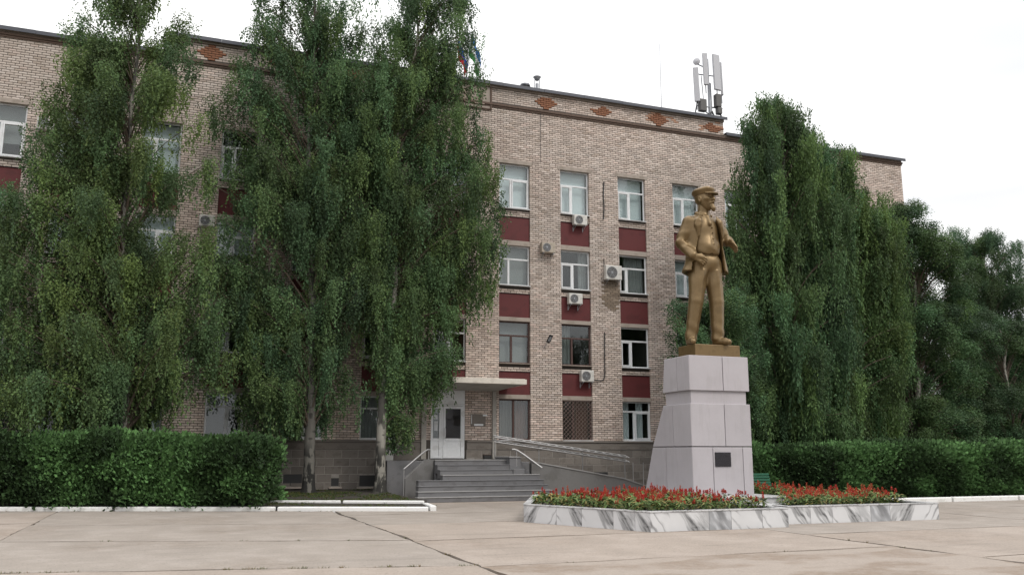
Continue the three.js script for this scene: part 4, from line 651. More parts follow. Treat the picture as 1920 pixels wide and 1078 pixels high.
{
  const S = 2.6, t = thing('bronze_statue', 'bronze painted statue of a standing man in a cap, hand at his hip, jacket open', 'statue', [2.30, 4.62, 11.46]);
  const chain = (p, pts, rs, k) => { let d = 9; for (let i = 0; i + 1 < pts.length; i++) d = smin(d, cone(p, pts[i], pts[i + 1], rs[i], rs[i + 1]), k); return d; };
  const table = (y, T) => { for (let i = 0; i + 1 < T.length; i++) if (y <= T[i][0] && y >= T[i + 1][0]) return lerp(T[i][1], T[i + 1][1], (T[i][0] - y) / (T[i][0] - T[i + 1][0])); return y > T[0][0] ? T[0][1] : T[T.length - 1][1]; };
  // legs in wide trousers, shoes, waistcoat, shirt and tie, neck
  const RA = [-0.205, 0.085, -0.03], LA = [0.088, 0.085, 0.055];
  const body = (p) => {
    const y = p[1];
    let d = 9;
    if (y < 1.12) {
      const fold = 0.0045 * Math.sin(y * 42 + p[0] * 24 + p[2] * 14) * smooth(0.36, 0.1, y) + 0.005 * Math.sin(y * 24 - p[0] * 30 + p[2] * 18) * smooth(0.55, 0.8, y);
      let tr = smin(chain(p, [[-0.08, 0.93, -0.005], [-0.15, 0.50, 0.015], RA], [0.116, 0.082, 0.066], 0.012), chain(p, [[0.08, 0.93, 0.0], [0.098, 0.50, 0.045], LA], [0.116, 0.083, 0.068], 0.012), 0.03);
      tr = smin(tr, ell(p, [0, 0.96, 0], [0.170, 0.13, 0.128]), 0.04); tr += fold;
      tr = smax(tr, 0.055 - y, 0.01);
      for (const q of [[-0.08, -0.15, RA[0], 0.0], [0.08, 0.098, LA[0], 0.04]]) { const lx = y > 0.5 ? lerp(q[1], q[0], (y - 0.5) / 0.43) : lerp(q[2], q[1], (y - 0.085) / 0.415); if (p[2] > q[3] && y < 0.86) tr -= 0.009 * Math.exp(-(((p[0] - lx) / 0.018) ** 2)); }
      d = tr;
      let sh = smin(cone(p, [RA[0], 0.045, RA[2] - 0.03], [RA[0] - 0.06, 0.032, RA[2] + 0.135], 0.042, 0.034), cone(p, [RA[0], 0.05, RA[2]], [RA[0] - 0.04, 0.05, RA[2] + 0.09], 0.05, 0.034), 0.02);
      sh = smin(sh, smin(cone(p, [LA[0] - 0.01, 0.045, LA[2] - 0.03], [LA[0] + 0.045, 0.032, LA[2] + 0.14], 0.042, 0.034), cone(p, [LA[0], 0.05, LA[2]], [LA[0] + 0.03, 0.05, LA[2] + 0.10], 0.05, 0.034), 0.02), 0.005);
      sh = Math.max(sh, 0.001 - y); d = smin(d, sh, 0.008);
    }
    if (y > 0.9) {
      let v = smin(ell(p, [0, 1.30, 0.0], [0.178, 0.24, 0.128]), ell(p, [0.0, 1.10, 0.022], [0.165, 0.15, 0.138]), 0.08);
      v = smin(v, cone(p, [-0.13, 1.425, -0.015], [0.13, 1.425, -0.015], 0.06, 0.06), 0.06);
      const pt = 1.025 + 0.16 * Math.abs(Math.abs(p[0]) - 0.035) - (p[2] < 0 ? 0.03 : 0); v = Math.max(v, pt - y);
      v += 0.003 * Math.sin(y * 44 + p[0] * 28) * smooth(1.22, 1.06, y) + 0.0022 * Math.sin(y * 20 - p[0] * 40);
      if (p[2] > 0.03) { v += 0.006 * smooth(0.008, 0.0, Math.abs(p[0] - 0.006)) * (y < 1.38 ? 1 : 0); for (let b = 0; b < 5; b++) v = smin(v, Math.hypot(p[0] - 0.024, y - 1.08 - b * 0.065, (p[2] - (b < 2 ? 0.156 : 0.146 - (b - 2) * 0.006)) * 1.2) - 0.0105, 0.004); }
      d = smin(d, v, 0.006);
      d = smin(d, smin(cone(p, [0, 1.47, 0.085], [0, 1.38, 0.128], 0.02, 0.024), ell(p, [0, 1.478, 0.086], [0.026, 0.02, 0.02]), 0.01), 0.008);
      d = smin(d, cone(p, [0, 1.44, -0.012], [0.012, 1.64, 0.012], 0.072, 0.066), 0.03);
      d = smin(d, chain(p, [[-0.012, 1.462, 0.09], [-0.058, 1.515, 0.03], [-0.03, 1.535, -0.055], [0.03, 1.535, -0.055], [0.058, 1.515, 0.03], [0.012, 1.462, 0.09]], [0.015, 0.018, 0.015, 0.015, 0.018, 0.015], 0.01), 0.01);
    }
    return d;
  };
  const bodyG = surfaceNet(body, [-0.42, -0.02, -0.24], [0.34, 1.64, 0.36], 0.0088);
  // head, turned towards his left, chin a little raised
  const hc = [0.014, 1.690, 0.024], HS = 1.14, ha = 0.36, hp = -0.10;
  const toHead = (p) => { let [x, y, z] = sub(p, hc); const c = Math.cos(-ha), s = Math.sin(-ha); let x1 = x * c + z * s, z1 = -x * s + z * c; const c2 = Math.cos(-hp), s2 = Math.sin(-hp); return [x1 / HS, (y * c2 - z1 * s2) / HS, (y * s2 + z1 * c2) / HS]; };
  const face = (p) => { const q = toHead(p), a = [Math.abs(q[0]), q[1], q[2]];
    let d = smin(ell(q, [0, 0.03, -0.012], [0.077, 0.098, 0.097]), ell(q, [0, -0.048, 0.022], [0.058, 0.078, 0.066]), 0.05);
    d = smin(d, ell(a, [0.045, -0.014, 0.062], [0.024, 0.02, 0.024]), 0.025);
    d = smin(d, cone(a, [0, 0.034, 0.087], [0.045, 0.026, 0.074], 0.013, 0.011), 0.012);
    d = smax(d, -(Math.hypot(a[0] - 0.031, (a[1] - 0.008) * 1.1, a[2] - 0.094) - 0.0165), 0.012);
    d = smin(d, ell(a, [0.031, 0.008, 0.073], [0.014, 0.011, 0.013]), 0.003);
    d = smin(d, chain(q, [[0, 0.022, 0.086], [0, -0.008, 0.102], [0, -0.026, 0.108]], [0.010, 0.012, 0.015], 0.01), 0.008); d = smin(d, ell(a, [0.013, -0.028, 0.096], [0.011, 0.009, 0.012]), 0.006);
    d = smin(d, cone(a, [0, -0.049, 0.096], [0.034, -0.062, 0.078], 0.0125, 0.006), 0.004);
    d = smax(d, -cone(a, [0, -0.067, 0.100], [0.022, -0.067, 0.09], 0.004, 0.003), 0.004);
    d = smin(d, ell(a, [0, -0.077, 0.086], [0.018, 0.008, 0.011]), 0.006);
    d = smin(d, chain(q, [[0, -0.092, 0.078], [0, -0.122, 0.088], [0, -0.146, 0.092]], [0.026, 0.022, 0.008], 0.015), 0.008);
    d = smin(d, ell(a, [0.079, -0.006, -0.006], [0.011, 0.033, 0.021]), 0.006); d = smax(d, -ell(a, [0.09, -0.004, 0.0], [0.006, 0.02, 0.011]), 0.004);
    return d * HS; };
  const headG = surfaceNet(face, [hc[0] - 0.14, hc[1] - 0.195, hc[2] - 0.15], [hc[0] + 0.15, hc[1] + 0.16, hc[2] + 0.17], 0.0042);
  const cap = (p) => { const q = toHead(p);
    let d = smin(ell(q, [0, 0.088, -0.008], [0.104, 0.044, 0.122]), ell(q, [0, 0.062, -0.006], [0.087, 0.05, 0.108]), 0.02); d = smax(d, 0.036 - 0.12 * q[2] - q[1], 0.008); d += 0.0025 * Math.sin(q[0] * 60 + q[2] * 20) * smooth(0.07, 0.1, q[1]);
    const vy = 0.047 - 0.30 * (q[2] - 0.08) - 2.2 * q[0] * q[0]; let v = Math.max(Math.abs(q[1] - vy) - 0.0055, Math.hypot(q[0] / 0.074, (q[2] - 0.075) / 0.078) * 0.075 - 0.075, 0.06 - q[2]); d = smin(d, v, 0.007);
    return d * HS; };
  const capG = surfaceNet(cap, [hc[0] - 0.16, hc[1] - 0.03, hc[2] - 0.18], [hc[0] + 0.19, hc[1] + 0.18, hc[2] + 0.22], 0.005);
  // hands
  const nrm = (v) => { const l = Math.hypot(...v); return v.map((x) => x / l); }, add = (a, b, k) => a.map((x, i) => x + b[i] * k), cross = (a, b) => [a[1] * b[2] - a[2] * b[1], a[2] * b[0] - a[0] * b[2], a[0] * b[1] - a[1] * b[0]];
  function hand(wrist, dir, across, curl, curls, thumbSide) {             // dir: along the palm; across: from little to index finger; curl: palm side
    dir = nrm(dir); across = nrm(across); curl = nrm(curl); const end = add(wrist, dir, 0.095); const fs = [];
    [[-1.5, 0.066], [-0.5, 0.082], [0.5, 0.088], [1.5, 0.078]].forEach(([k, L], i) => { let a = add(end, across, k * 0.0215); let b = add(add(a, dir, L * 0.5 * Math.cos(curls[0])), curl, L * 0.5 * Math.sin(curls[0])); b = add(b, across, k * 0.002); const c = add(add(b, dir, L * 0.32 * Math.cos(curls[1])), curl, L * 0.32 * Math.sin(curls[1])); const e = add(add(c, dir, L * 0.25 * Math.cos(curls[2])), curl, L * 0.25 * Math.sin(curls[2])); fs.push([a, b, c, e]); });
    const t0 = add(add(wrist, dir, 0.03), across, thumbSide * 0.03), t1 = add(add(t0, dir, 0.035), add(across.map((x) => x * thumbSide), curl, 0.6), 0.028), t2 = add(add(t1, dir, 0.035), curl, 0.012);
    const f = (p) => { let d = 9; for (const k of [-1, 1]) d = smin(d, cone(p, add(wrist, across, k * 0.012), add(end, across, k * 0.026), 0.026, 0.019), 0.03); d = smin(d, cone(p, add(wrist, dir, -0.05), wrist, 0.029, 0.028), 0.02);
      let g = 9; for (const [a, b, c, e] of fs) g = Math.min(g, smin(cone(p, a, b, 0.0125, 0.0115), smin(cone(p, b, c, 0.0115, 0.0105), cone(p, c, e, 0.0105, 0.009), 0.004), 0.004)); d = smin(d, g, 0.008);
      return smin(d, smin(cone(p, t0, t1, 0.016, 0.0135), cone(p, t1, t2, 0.0135, 0.0105), 0.005), 0.012); };
    const all = [wrist, end, t1, t2, ...fs.flat()], lo = [0, 1, 2].map((i) => Math.min(...all.map((v) => v[i])) - 0.06), hi = [0, 1, 2].map((i) => Math.max(...all.map((v) => v[i])) + 0.06);
    return surfaceNet(f, lo, hi, 0.0045);
  }
  const rh = hand([-0.218, 0.99, 0.112], [0.62, -0.42, 0.55], [0.25, 0.85, 0.35], [0.45, -0.35, -0.7], [0.35, 1.2, 2.0], 1);
  const lh = hand([0.276, 1.214, 0.06], [0.06, -0.55, 0.72], [-0.25, 0.70, 0.62], [0.5, -0.7, -0.3], [0.25, 0.55, 0.8], 1);
  const figG = join([bodyG, headG, rh, lh]); figG.scale(S, S, S);
  mesh('figure', figG, M.bronze, t);
  const cg = capG; cg.scale(S, S, S); mesh('cap', cg, M.bronze, t);
  // open jacket
  const TA = [[1.50, 0.17], [1.42, 0.208], [1.30, 0.212], [1.12, 0.202], [0.98, 0.225], [0.80, 0.262]], TB = [[1.50, 0.10], [1.42, 0.138], [1.30, 0.152], [1.12, 0.162], [0.98, 0.172], [0.80, 0.195]];
  const XL = [[1.52, -0.07], [1.42, -0.112], [1.26, -0.142], [1.12, -0.165], [1.0, -0.205], [0.80, -0.232]], XR = [[1.52, 0.055], [1.40, 0.105], [1.26, 0.160], [1.1, 0.172], [0.80, 0.178]];
  const RS = [[-0.175, 1.412, -0.02], [-0.272, 1.175, -0.06], [-0.225, 1.005, 0.10]], LS = [[0.175, 1.412, -0.02], [0.292, 1.235, 0.0], [0.286, 1.215, 0.06]];
  const jacket = (p) => { const y = p[1];
    const a = table(y, TA), b = table(y, TB), q = Math.hypot(p[0] / a, (p[2] + 0.004) / b); let sh = Math.abs((q - 1) * Math.min(a, b) + 0.009 * Math.sin(p[0] * 30 + y * 9 + p[2] * 12) * smooth(1.25, 0.85, y)) - 0.0135;
    const hem = 0.835 + 0.015 * Math.sin(p[0] * 14); sh = smax(sh, Math.max(y - 1.445, hem - y), 0.008);
    const op = Math.max(table(y, XL) - p[0], p[0] - table(y, XR), -p[2]); sh = smax(sh, -op, 0.01);
    let d = smin(sh, cone(p, [-0.165, 1.418, -0.02], [-0.065, 1.492, -0.03], 0.062, 0.034), 0.04); d = smin(d, cone(p, [0.165, 1.418, -0.02], [0.065, 1.492, -0.03], 0.062, 0.034), 0.04);
    const wr = 0.0045 * Math.sin(y * 56 + p[0] * 38 - p[2] * 30) * smooth(0.17, 0.05, Math.abs(y - 1.2)) + 0.004 * Math.sin(y * 30 - p[0] * 40 + p[2] * 22);
    let sl = chain(p, RS, [0.084, 0.063, 0.052], 0.006); sl = smax(sl, -((p[0] - RS[2][0]) * 0.35 + (p[1] - RS[2][1]) * -0.0 + 0) - 1, 0.01);
    d = smin(d, sl + wr, 0.03); d = smin(d, chain(p, LS, [0.084, 0.068, 0.056], 0.006) + wr, 0.03);
    // collar and lapels
    d = smin(d, chain(p, [[-0.06, 1.49, 0.062], [-0.078, 1.528, -0.01], [-0.04, 1.542, -0.068], [0.04, 1.542, -0.068], [0.078, 1.528, -0.01], [0.06, 1.49, 0.062]], [0.019, 0.022, 0.02, 0.02, 0.022, 0.019], 0.015), 0.012);
    for (const s of [-1, 1]) { const w = s < 0 ? 0 : 0.028; let L = chain(p, [[s * 0.075, 1.49, 0.065], [s * (0.135 + w * 0.2), 1.40, 0.105], [s * (0.148 + w * 0.4), 1.36, 0.112], [s * (0.148 + w * 0.5), 1.23, 0.118]], [0.030, 0.046, 0.042, 0.012], 0.012);
      L = smax(L, Math.abs((Math.hypot(p[0] / (a + 0.03), (p[2] + 0.004) / (b + 0.03)) - 1) * Math.min(a, b)) - 0.013, 0.004); d = smin(d, L, 0.004); }
    return d; };
  const jg = surfaceNet(jacket, [-0.46, 0.79, -0.24], [0.40, 1.58, 0.24], 0.0082); jg.scale(S, S, S); mesh('jacket', jg, M.bronze, t);
  mesh('base', rbx(-0.72, -0.34, -0.50, 0.78, 0.004, 0.42, 0.02, 2), M.bronze, t);
}

// ---------------------------------------------------------------- trees and hedges
function strand(seed, leaves, size, spread) {                          // a hanging twig one metre long with its leaves
  const q = rng(seed), P = [], T = [];
  const tri = (...v) => v.forEach((a) => P.push(...a));
  let x = 0, z = 0; const path = []; for (let i = 0; i <= 6; i++) { path.push([x, -i / 6, z]); x += spread * 0.35 * (q() - 0.5); z += spread * 0.35 * (q() - 0.5); }
  for (let i = 0; i < 6; i++) { const a = path[i], b = path[i + 1], w = 0.004 * (1 - i / 8); tri([a[0] - w, a[1], a[2]], [a[0] + w, a[1], a[2]], [b[0], b[1], b[2]]); tri([a[0], a[1], a[2] - w], [a[0], a[1], a[2] + w], [b[0], b[1], b[2]]); }
  for (let i = 0; i < leaves; i++) {
    const t = (i + q()) / leaves, k = Math.min(5, (t * 6) | 0), f = t * 6 - k, c = [0, 1, 2].map((d) => lerp(path[k][d], path[k + 1][d], f)); const az = q() * 6.283, off = spread * (0.3 + 0.7 * q()); const L = size * (0.75 + 0.5 * q()), W = L * 0.78;
    const o = [c[0] + off * Math.cos(az), c[1] - off * 0.3, c[2] + off * Math.sin(az)]; const el = -0.35 - 1.0 * q(), ad = az + 1.2 * (q() - 0.5), d = [Math.cos(ad) * Math.cos(el), Math.sin(el), Math.sin(ad) * Math.cos(el)]; const ro = q() * 6.28; let s = [-Math.sin(ad), 0, Math.cos(ad)]; const n = [d[1] * s[2] - d[2] * s[1], d[2] * s[0] - d[0] * s[2], d[0] * s[1] - d[1] * s[0]]; s = s.map((v, i2) => v * Math.cos(ro) + n[i2] * Math.sin(ro));
    const at = (u, v) => o.map((a, i2) => a + d[i2] * u * L + s[i2] * v * W), base = at(0, 0), tip = at(1, 0), l = at(0.4, 0.5), r = at(0.4, -0.5).map((v, i2) => v + 0.12 * L * n[i2]); tri(base, l, tip); tri(base, tip, r);
  }
  const g = new THREE.BufferGeometry(); g.setAttribute('position', new THREE.BufferAttribute(new Float32Array(P), 3)); g.setAttribute('uv', new THREE.BufferAttribute(new Float32Array(P.length / 3 * 2), 2)); g.computeVertexNormals(); return g;
}
const birchStrands = [strand(1, 34, 0.070, 0.07), strand(2, 30, 0.076, 0.09), strand(3, 38, 0.066, 0.06), strand(4, 26, 0.080, 0.12)];
const bushStrands = [strand(11, 34, 0.085, 0.22), strand(12, 30, 0.095, 0.26), strand(13, 38, 0.08, 0.2)];
function profile(prof, y) { for (let i = 0; i + 1 < prof.length; i++) if (y <= prof[i][0] && y >= prof[i + 1][0]) { const t = (prof[i][0] - y) / (prof[i][0] - prof[i + 1][0]); return [lerp(prof[i][1], prof[i + 1][1], t), lerp(prof[i][2], prof[i + 1][2], t)]; } return y > prof[0][0] ? [prof[0][1], prof[0][2]] : [prof[prof.length - 1][1], prof[prof.length - 1][2]]; }
function tree(name, label, o) {
  const R = rng(o.seed), prof = o.prof, top = prof[0][0], bot = prof[prof.length - 1][0], [bx0, by0, bz0] = o.base;
  const t = thing(name, label, 'tree', [bx0, by0, bz0]);
  const cx = (y) => { const [l, r] = profile(prof, y); return (l + r) / 2; };
  const tp = []; for (let i = 0; i <= 8; i++) { const f = i / 8, y = lerp(by0 - 0.15, top - 0.9, f), k = smooth(0.12, 0.8, f); tp.push(V(lerp(bx0, cx(y), k * (o.follow ?? 0.8)) + 0.14 * (R() - 0.5) * (i && i < 8 ? 1 : 0) - bx0, y - by0, 0.3 * (R() - 0.5) * (i ? 1 : 0))); }
  const trunkAt = new THREE.CatmullRomCurve3(tp), r0 = o.r ?? 0.17;
  const tg = tube(tp, r0, 48, 12, 0.16); { const uv = tg.attributes.uv, p = tg.attributes.position; for (let i = 0; i < uv.count; i++) { const u = uv.getX(i); uv.setXY(i, uv.getY(i), u * (top - by0) / 11); const fl = 1 + 0.4 * Math.exp(-(p.getY(i)) / 0.28); const c = trunkAt.getPointAt(clamp(u, 0, 1)); const w = 1 + 0.16 * (fbm(u * 60, uv.getX(i) * 6, 999, 6, 3, 3) - 0.5); p.setX(i, c.x + (p.getX(i) - c.x) * fl * w); p.setZ(i, c.z + (p.getZ(i) - c.z) * fl * w); } tg.computeVertexNormals(); }
  const bark = M.bark.clone(); bark.color.multiplyScalar(o.bark ?? 0.8); mesh('trunk', tg, bark, t);
  const lists = (o.bush ? bushStrands : birchStrands).map(() => []), twigs = []; let made = 0, guard = 0; const ymin = bot + (o.hang ?? 0.9) * 0.5;
  const maxW = Math.max(...prof.map((p) => p[2] - p[1]));
  while (made < o.boughs && guard++ < o.boughs * 30) {
    const y = lerp(ymin, top - 0.25, R()), [l, r] = profile(prof, Math.max(bot, y - 0.35)), w = r - l; if (R() > (w / maxW) * (0.55 + 0.45 * R()) + 0.12) continue;
    const br = Math.min(lerp(0.34, 0.72, R()) * (o.size ?? 1), w * 0.42), c = (l + r) / 2, x = l - (o.out ?? 0.2) + R() * (w + 2 * (o.out ?? 0.2)), hz = Math.min(o.depth ?? 2.2, w * 0.5), e = (x - c) / (w / 2);
    const edgeThin = 1 - 0.45 * smooth(0.55, 1.05, Math.abs(e)); const z = (R() + R() - 1) * hz * Math.sqrt(Math.max(0.08, 1 - e * e)) ;
    if (o.holes && o.holes.some(([hx, hy, hr]) => Math.hypot(x - hx, (y - 0.5 - hy) * 0.8) < hr)) continue;
    if (fbm(x * 0.55 + o.seed * 3.7, y * 0.5, 999, 999, 90 + o.seed, 3) < (o.gap ?? 0.36)) continue;
    made++;
    const cen = V(x - bx0, y - by0, z); // branch from the trunk up to the bough
    const ty = clamp((y - by0 - 0.5 - 0.9 * Math.hypot(x - c, z)) / (top - by0 - 0.9), 0.12, 0.97), s = trunkAt.getPointAt(ty); const mid = s.clone().lerp(cen, 0.5).add(V(0, 0.25 + 0.2 * Math.hypot(cen.x - s.x, cen.z - s.z) * 0.4, 0)); const br0 = lerp(0.018, 0.055, R()) * (1.1 - 0.6 * ty);
    const arc = new THREE.CatmullRomCurve3([s, mid, cen]); const bg = tube([s, mid, cen], br0, 8, 5, 0.3); if (made <= 12) mesh('branch', bg, made % 3 ? M.twig : bark, t); else twigs.push(bg);
    const tone = 0.58 + 0.95 * R(), warm = R(); const n = Math.round((o.strands ?? 46) * (0.7 + 0.6 * R()) * edgeThin * Math.max(0.5, br / 0.55) * (o.airy ? lerp(1, o.airy, smooth(14.5, 16.5, y)) : 1));
    for (let k = 0; k < n; k++) { const a = R() * 6.283, along = !o.bush && R() < 0.5, rr = (along ? 0.5 : 0.9) * br * Math.sqrt(R()), c0 = along ? arc.getPoint(lerp(0.4, 1, R())) : cen, px = c0.x + rr * Math.cos(a), pz = c0.z + rr * Math.sin(a), py = c0.y + (along ? 0.12 : br * 0.5 * (1 - (rr / br) ** 2)) + 0.25 * (R() - 0.5); let L = (o.hang ?? 0.9) * (0.35 + 1.15 * R() * R() + 0.25 * R()); L = Math.min(L, Math.max(0.3, py + by0 - bot + 0.25)); const v = (R() * lists.length) | 0, tl = 0.10 + 0.45 * rr / br * (o.bush ? 1.6 : 1) * R();
      const tn = tone * (0.8 + 0.4 * R()), wm = clamp(warm + 0.5 * (R() - 0.5), 0, 1); const col = lin(lerp(0.076, 0.112, wm) * tn, lerp(0.138, 0.160, wm) * tn, lerp(0.064, 0.050, wm) * tn); if (o.tint) col.multiply(lin(...o.tint));
      lists[v].push([place(px, py, pz, tl * Math.sin(a), R() * 0.0, -tl * Math.cos(a), 1, L, 1).multiply(new THREE.Matrix4().makeRotationY(R() * 6.28)), col]); }
  }
  if (twigs.length) { const m = mesh('twigs', join(twigs), M.twig, t); m.userData.kind = 'stuff'; }
  (o.bush ? bushStrands : birchStrands).forEach((g, i) => instanced('crown', g, M.leaf, lists[i], t));
}
tree('birch_tree', 'leftmost large weeping birch, its crown over the left hedge and cut by the top edge', { seed: 3, base: [-13.6, 0.2, 3.5], prof: [[17.9, -15.05, -13.75], [16.42, -15.55, -12.83], [15.28, -15.65, -12.56], [14.32, -16.18, -12.3], [12.64, -16.54, -11.97], [10.84, -16.73, -11.64], [9.05, -17.39, -11.37], [7.32, -17.66, -11.1], [5.64, -17.57, -10.96], [3.99, -17.28, -10.89], [2.30, -16.79, -11.0]], boughs: 310, strands: 38, depth: 2.0, hang: 1.2, gap: 0.335, airy: 0.6, holes: [[-12.75, 11.4, 0.7], [-13.9, 11.8, 0.45], [-14.0, 14.2, 0.4], [-14.0, 8.9, 0.45], [-12.0, 6.2, 0.4], [-11.6, 9.5, 0.75], [-11.9, 12.6, 0.5]], tint: [1.05, 1.05, 0.95] });
tree('birch_tree', 'middle weeping birch with a dark trunk, just right of the left hedge', { seed: 5, base: [-7.67, 0.2, 2.0], prof: [[19.65, -9.6, -6.83], [18.53, -10.5, -6.18], [17.01, -10.64, -6.14], [15.6, -10.3, -5.78], [13.66, -11.5, -5.3], [12.02, -11.4, -5.5], [9.03, -11.6, -5.6], [6.17, -10.9, -5.7], [4.3, -10.1, -6.0], [2.3, -9.6, -6.4]], boughs: 300, strands: 38, depth: 1.9, hang: 1.3, gap: 0.335, airy: 0.75, holes: [[-5.95, 18.2, 0.6], [-8.9, 12.6, 0.35], [-7.1, 9.2, 0.35], [-11.5, 9.5, 0.7], [-11.4, 12.0, 0.4]], r: 0.2, bark: 0.38, tint: [0.88, 0.94, 0.94] });
tree('birch_tree', 'weeping birch with a white trunk beside the entrance steps', { seed: 8, base: [-5.24, 0.2, 2.2], prof: [[20.34, -5.42, -3.28], [19.27, -5.91, -2.15], [17.71, -6.17, -1.62], [16.15, -6.13, -1.72], [14.5, -7.7, -2.1], [12.41, -8.4, -1.05], [10.35, -8.3, -0.9], [8.33, -7.4, -1.1], [6.38, -6.0, -1.6], [4.41, -5.2, -3.0], [3.3, -5.1, -3.7], [1.8, -4.7, -3.9]], boughs: 310, strands: 40, depth: 2.1, hang: 1.3, gap: 0.29, airy: 0.75, holes: [[-1.9, 17.9, 0.35], [-4.2, 18.3, 0.3], [-5.6, 17.9, 0.5], [-4.6, 13.6, 0.4], [-3.0, 9.6, 0.3]], r: 0.19, follow: 0.75, tint: [0.95, 1.0, 0.95] });
tree('birch_tree', 'pale leafy birch cut by the left edge of the photo', { seed: 13, base: [-18.6, 0.2, 2.0], prof: [[10.27, -19.6, -17.7], [8.7, -20.2, -17.18], [6.32, -20.4, -16.89], [4.0, -20.2, -16.67], [2.3, -19.6, -16.67]], boughs: 90, strands: 36, depth: 1.6, hang: 0.9, gap: 0.36, tint: [0.9, 1.05, 1.3], r: 0.12 });
tree('birch_tree', 'tall weeping birch right behind the statue, topping the roof line', { seed: 17, base: [9.96, 0.1, 5.0], prof: [[16.39, 9.7, 10.2], [15.66, 9.3, 11.2], [14.77, 9.0, 12.1], [13.39, 8.4, 12.7], [11.52, 7.5, 13.4], [9.98, 7.6, 13.46], [7.59, 7.6, 13.51], [4.62, 7.7, 13.2], [1.5, 7.9, 12.9]], boughs: 270, strands: 42, depth: 2.0, hang: 2.1, gap: 0.30, tint: [0.82, 0.92, 0.88] });
tree('birch_tree', 'slightly shorter weeping birch beside the tall one, before the right wall end', { seed: 19, base: [13.23, 0.1, 4.0], prof: [[15.0, 14.5, 14.8], [14.0, 13.9, 15.6], [12.26, 13.1, 16.5], [10.59, 12.95, 17.3], [8.01, 12.75, 17.03], [4.83, 12.77, 16.4], [1.5, 12.8, 15.9]], boughs: 220, strands: 42, depth: 1.9, hang: 1.9, gap: 0.30, tint: [0.88, 0.95, 0.8] });
tree('maple_tree', 'dense dark bushy tree below the end of the wall, right of the birches', { seed: 23, bush: true, base: [18.4, 0.1, 3.0], prof: [[12.97, 18.49, 19.29], [11.61, 17.42, 19.56], [10.39, 16.69, 20.93], [8.43, 16.5, 21.51], [5.04, 16.19, 21.4], [1.6, 15.9, 21.4]], boughs: 310, strands: 32, depth: 2.2, hang: 0.7, gap: 0.2, tint: [0.72, 0.85, 0.78] });
tree('maple_tree', 'low dark tree behind the bushy one, filling the view under its crown', { seed: 41, bush: true, base: [21.8, 0.1, -3.0], prof: [[8.6, 21, 23.5], [7.4, 19.6, 25], [5, 18.8, 26], [1.0, 18.6, 26]], boughs: 170, strands: 28, depth: 2.2, hang: 0.6, gap: 0.26, size: 1.2, tint: [0.6, 0.72, 0.66] });
tree('birch_tree', 'dark birch against the sky at the right edge of the photo', { seed: 29, base: [30.5, 0.0, -4.0], prof: [[14.85, 30.43, 32.42], [13.81, 29.28, 33.48], [11.61, 28.81, 34.67], [7.56, 28.13, 36], [2.0, 27.5, 36]], boughs: 230, strands: 44, depth: 2.6, hang: 1.0, gap: 0.36, size: 1.25, tint: [0.66, 0.75, 0.8] });
tree('birch_tree', 'small low birch whose leaves show beside the legs of the statue', { seed: 31, base: [5.6, 0.1, 6.5], prof: [[7.45, 4.74, 7.28], [6.66, 4.27, 7.4], [5.49, 4.01, 7.5], [4.35, 4.22, 7.5], [2.2, 4.57, 7.2]], boughs: 80, strands: 44, depth: 1.3, hang: 0.8, gap: 0.3, r: 0.09, tint: [0.8, 0.92, 0.9] });
tree('maple_tree', 'dark low tree filling the gap behind the right hedge at the photo edge', { seed: 37, bush: true, base: [25.2, 0.1, 2.0], prof: [[8.4, 24.3, 25.6], [7.2, 23.2, 27], [5, 21.9, 28], [1.6, 21.6, 28]], boughs: 170, strands: 28, depth: 2.4, hang: 0.6, gap: 0.28, size: 1.2, tint: [0.6, 0.72, 0.66] });

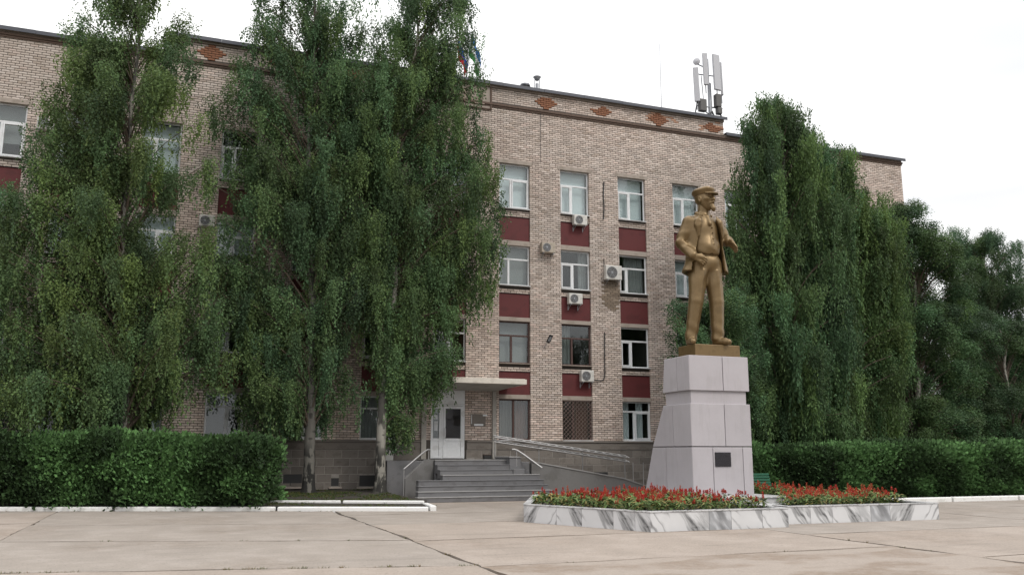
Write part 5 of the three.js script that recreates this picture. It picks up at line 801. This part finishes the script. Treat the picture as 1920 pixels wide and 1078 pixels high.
const sprig = [strand(41, 14, 0.30, 0.6), strand(42, 16, 0.26, 0.5), strand(43, 11, 0.36, 0.65)];
function hedge(label, path, hw, hgt, seed, tint, wild) {                // leaf sprigs over a body that follows a path
  const R = rng(seed), t = thing('hedge', label, 'hedge'); const lists = sprig.map(() => []), core = [];
  for (let i = 0; i + 1 < path.length; i++) {
    const [x0, z0, h0] = path[i], [x1, z1, h1] = path[i + 1], L = Math.hypot(x1 - x0, z1 - z0), dx = (x1 - x0) / L, dz = (z1 - z0) / L, nx = -dz, nz = dx; const first = i === 0, last = i + 2 === path.length;
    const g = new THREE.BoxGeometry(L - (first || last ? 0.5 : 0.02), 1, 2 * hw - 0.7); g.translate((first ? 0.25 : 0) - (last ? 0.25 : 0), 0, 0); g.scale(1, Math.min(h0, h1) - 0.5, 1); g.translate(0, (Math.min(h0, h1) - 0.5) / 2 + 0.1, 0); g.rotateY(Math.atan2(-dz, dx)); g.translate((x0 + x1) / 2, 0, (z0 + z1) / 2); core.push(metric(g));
    const n = Math.round(L * 620);
    for (let k = 0; k < n; k++) {
      let u = R() * L, s, y, oy; const H = lerp(h0, h1, u / L); const bump = 0.34 * wild * (fbm((x0 + dx * u) * 0.8, seed + z0, 999, 999, 3, 4) - 0.5); const c = R();
      if (c < 0.42) { s = hw - 0.12; y = R() * (H - 0.1) + 0.08; } else if (c < 0.55) { s = -hw + 0.12; y = R() * (H - 0.1) + 0.08; } else if (c < 0.94) { s = (R() * 2 - 1) * (hw - 0.1); y = H - 0.12 - 0.22 * (s / hw) ** 2; } else { s = (R() * 2 - 1) * (hw - 0.15); y = R() * H; if (first && R() < 0.5) u = 0.08; else if (last) u = L - 0.08; }
      const end = last ? smooth(L, L - 0.7, u) : first ? smooth(0, 0.7, u) : 1; const rnd = smooth(H, H - 0.5, y); s *= 0.80 + 0.2 * rnd; y *= 0.84 + 0.16 * end;
      const lump = wild * 0.42 * (fbm((x0 + dx * u) * 1.4 + 3, y * 1.5 + seed, 999, 999, 11, 3) - 0.5); if (Math.abs(s) > hw * 0.5) s += Math.sign(s) * lump; else y += lump * 0.6; y += bump * smooth(0.5, H, y); if (y < 0.35 && wild > 0.6) s -= 0.25 * (0.35 - y);
      const px = x0 + dx * u + nx * s, pz = z0 + dz * u + nz * s; const tone = (0.6 + 0.8 * R()) * (0.45 + 1.15 * smooth(0.3, 0.7, fbm(px * 1.1, y * 1.4 + pz, 999, 999, 41, 4))), v = (R() * 3) | 0, sc = 0.16 + 0.14 * R();
      const lx = nx * Math.sign(s || 1), lz = nz * Math.sign(s || 1), up = Math.abs(s) < hw * 0.55 && y > H * 0.6 ? 0.4 : 1.25; const col = lin(0.082 * tone, 0.138 * tone, 0.054 * tone); col.multiply(lin(...tint));
      lists[v].push([place(px, y, pz, 0, Math.atan2(lx, lz), 0).multiply(place(0, 0, 0, -(Math.PI - up * (0.6 + 0.5 * R())), 0, 0.9 * (R() - 0.5), sc * 1.2, sc * 1.3, sc * 1.2)), col]);
    }
  }
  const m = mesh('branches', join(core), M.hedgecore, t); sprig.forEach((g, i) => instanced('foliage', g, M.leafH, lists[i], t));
}
hedge('tall shaggy green hedge along the left front kerb, under the leftmost birch', [[-21.0, 1.8, 1.92], [-16.4, 3.6, 1.92], [-12.8, 5.0, 1.88], [-9.3, 6.4, 1.85]], 0.95, 1.9, 51, [0.80, 0.95, 0.78], 1.45);
hedge('long trimmed dark green hedge behind the right flower bed and the bench', [[5.6, 6.9, 1.5], [8.6, 8.5, 1.6], [14, 8.95, 1.7], [25, 9.1, 1.78]], 0.9, 1.65, 57, [0.75, 0.88, 0.76], 1.0);

renderer.render(scene, camera);
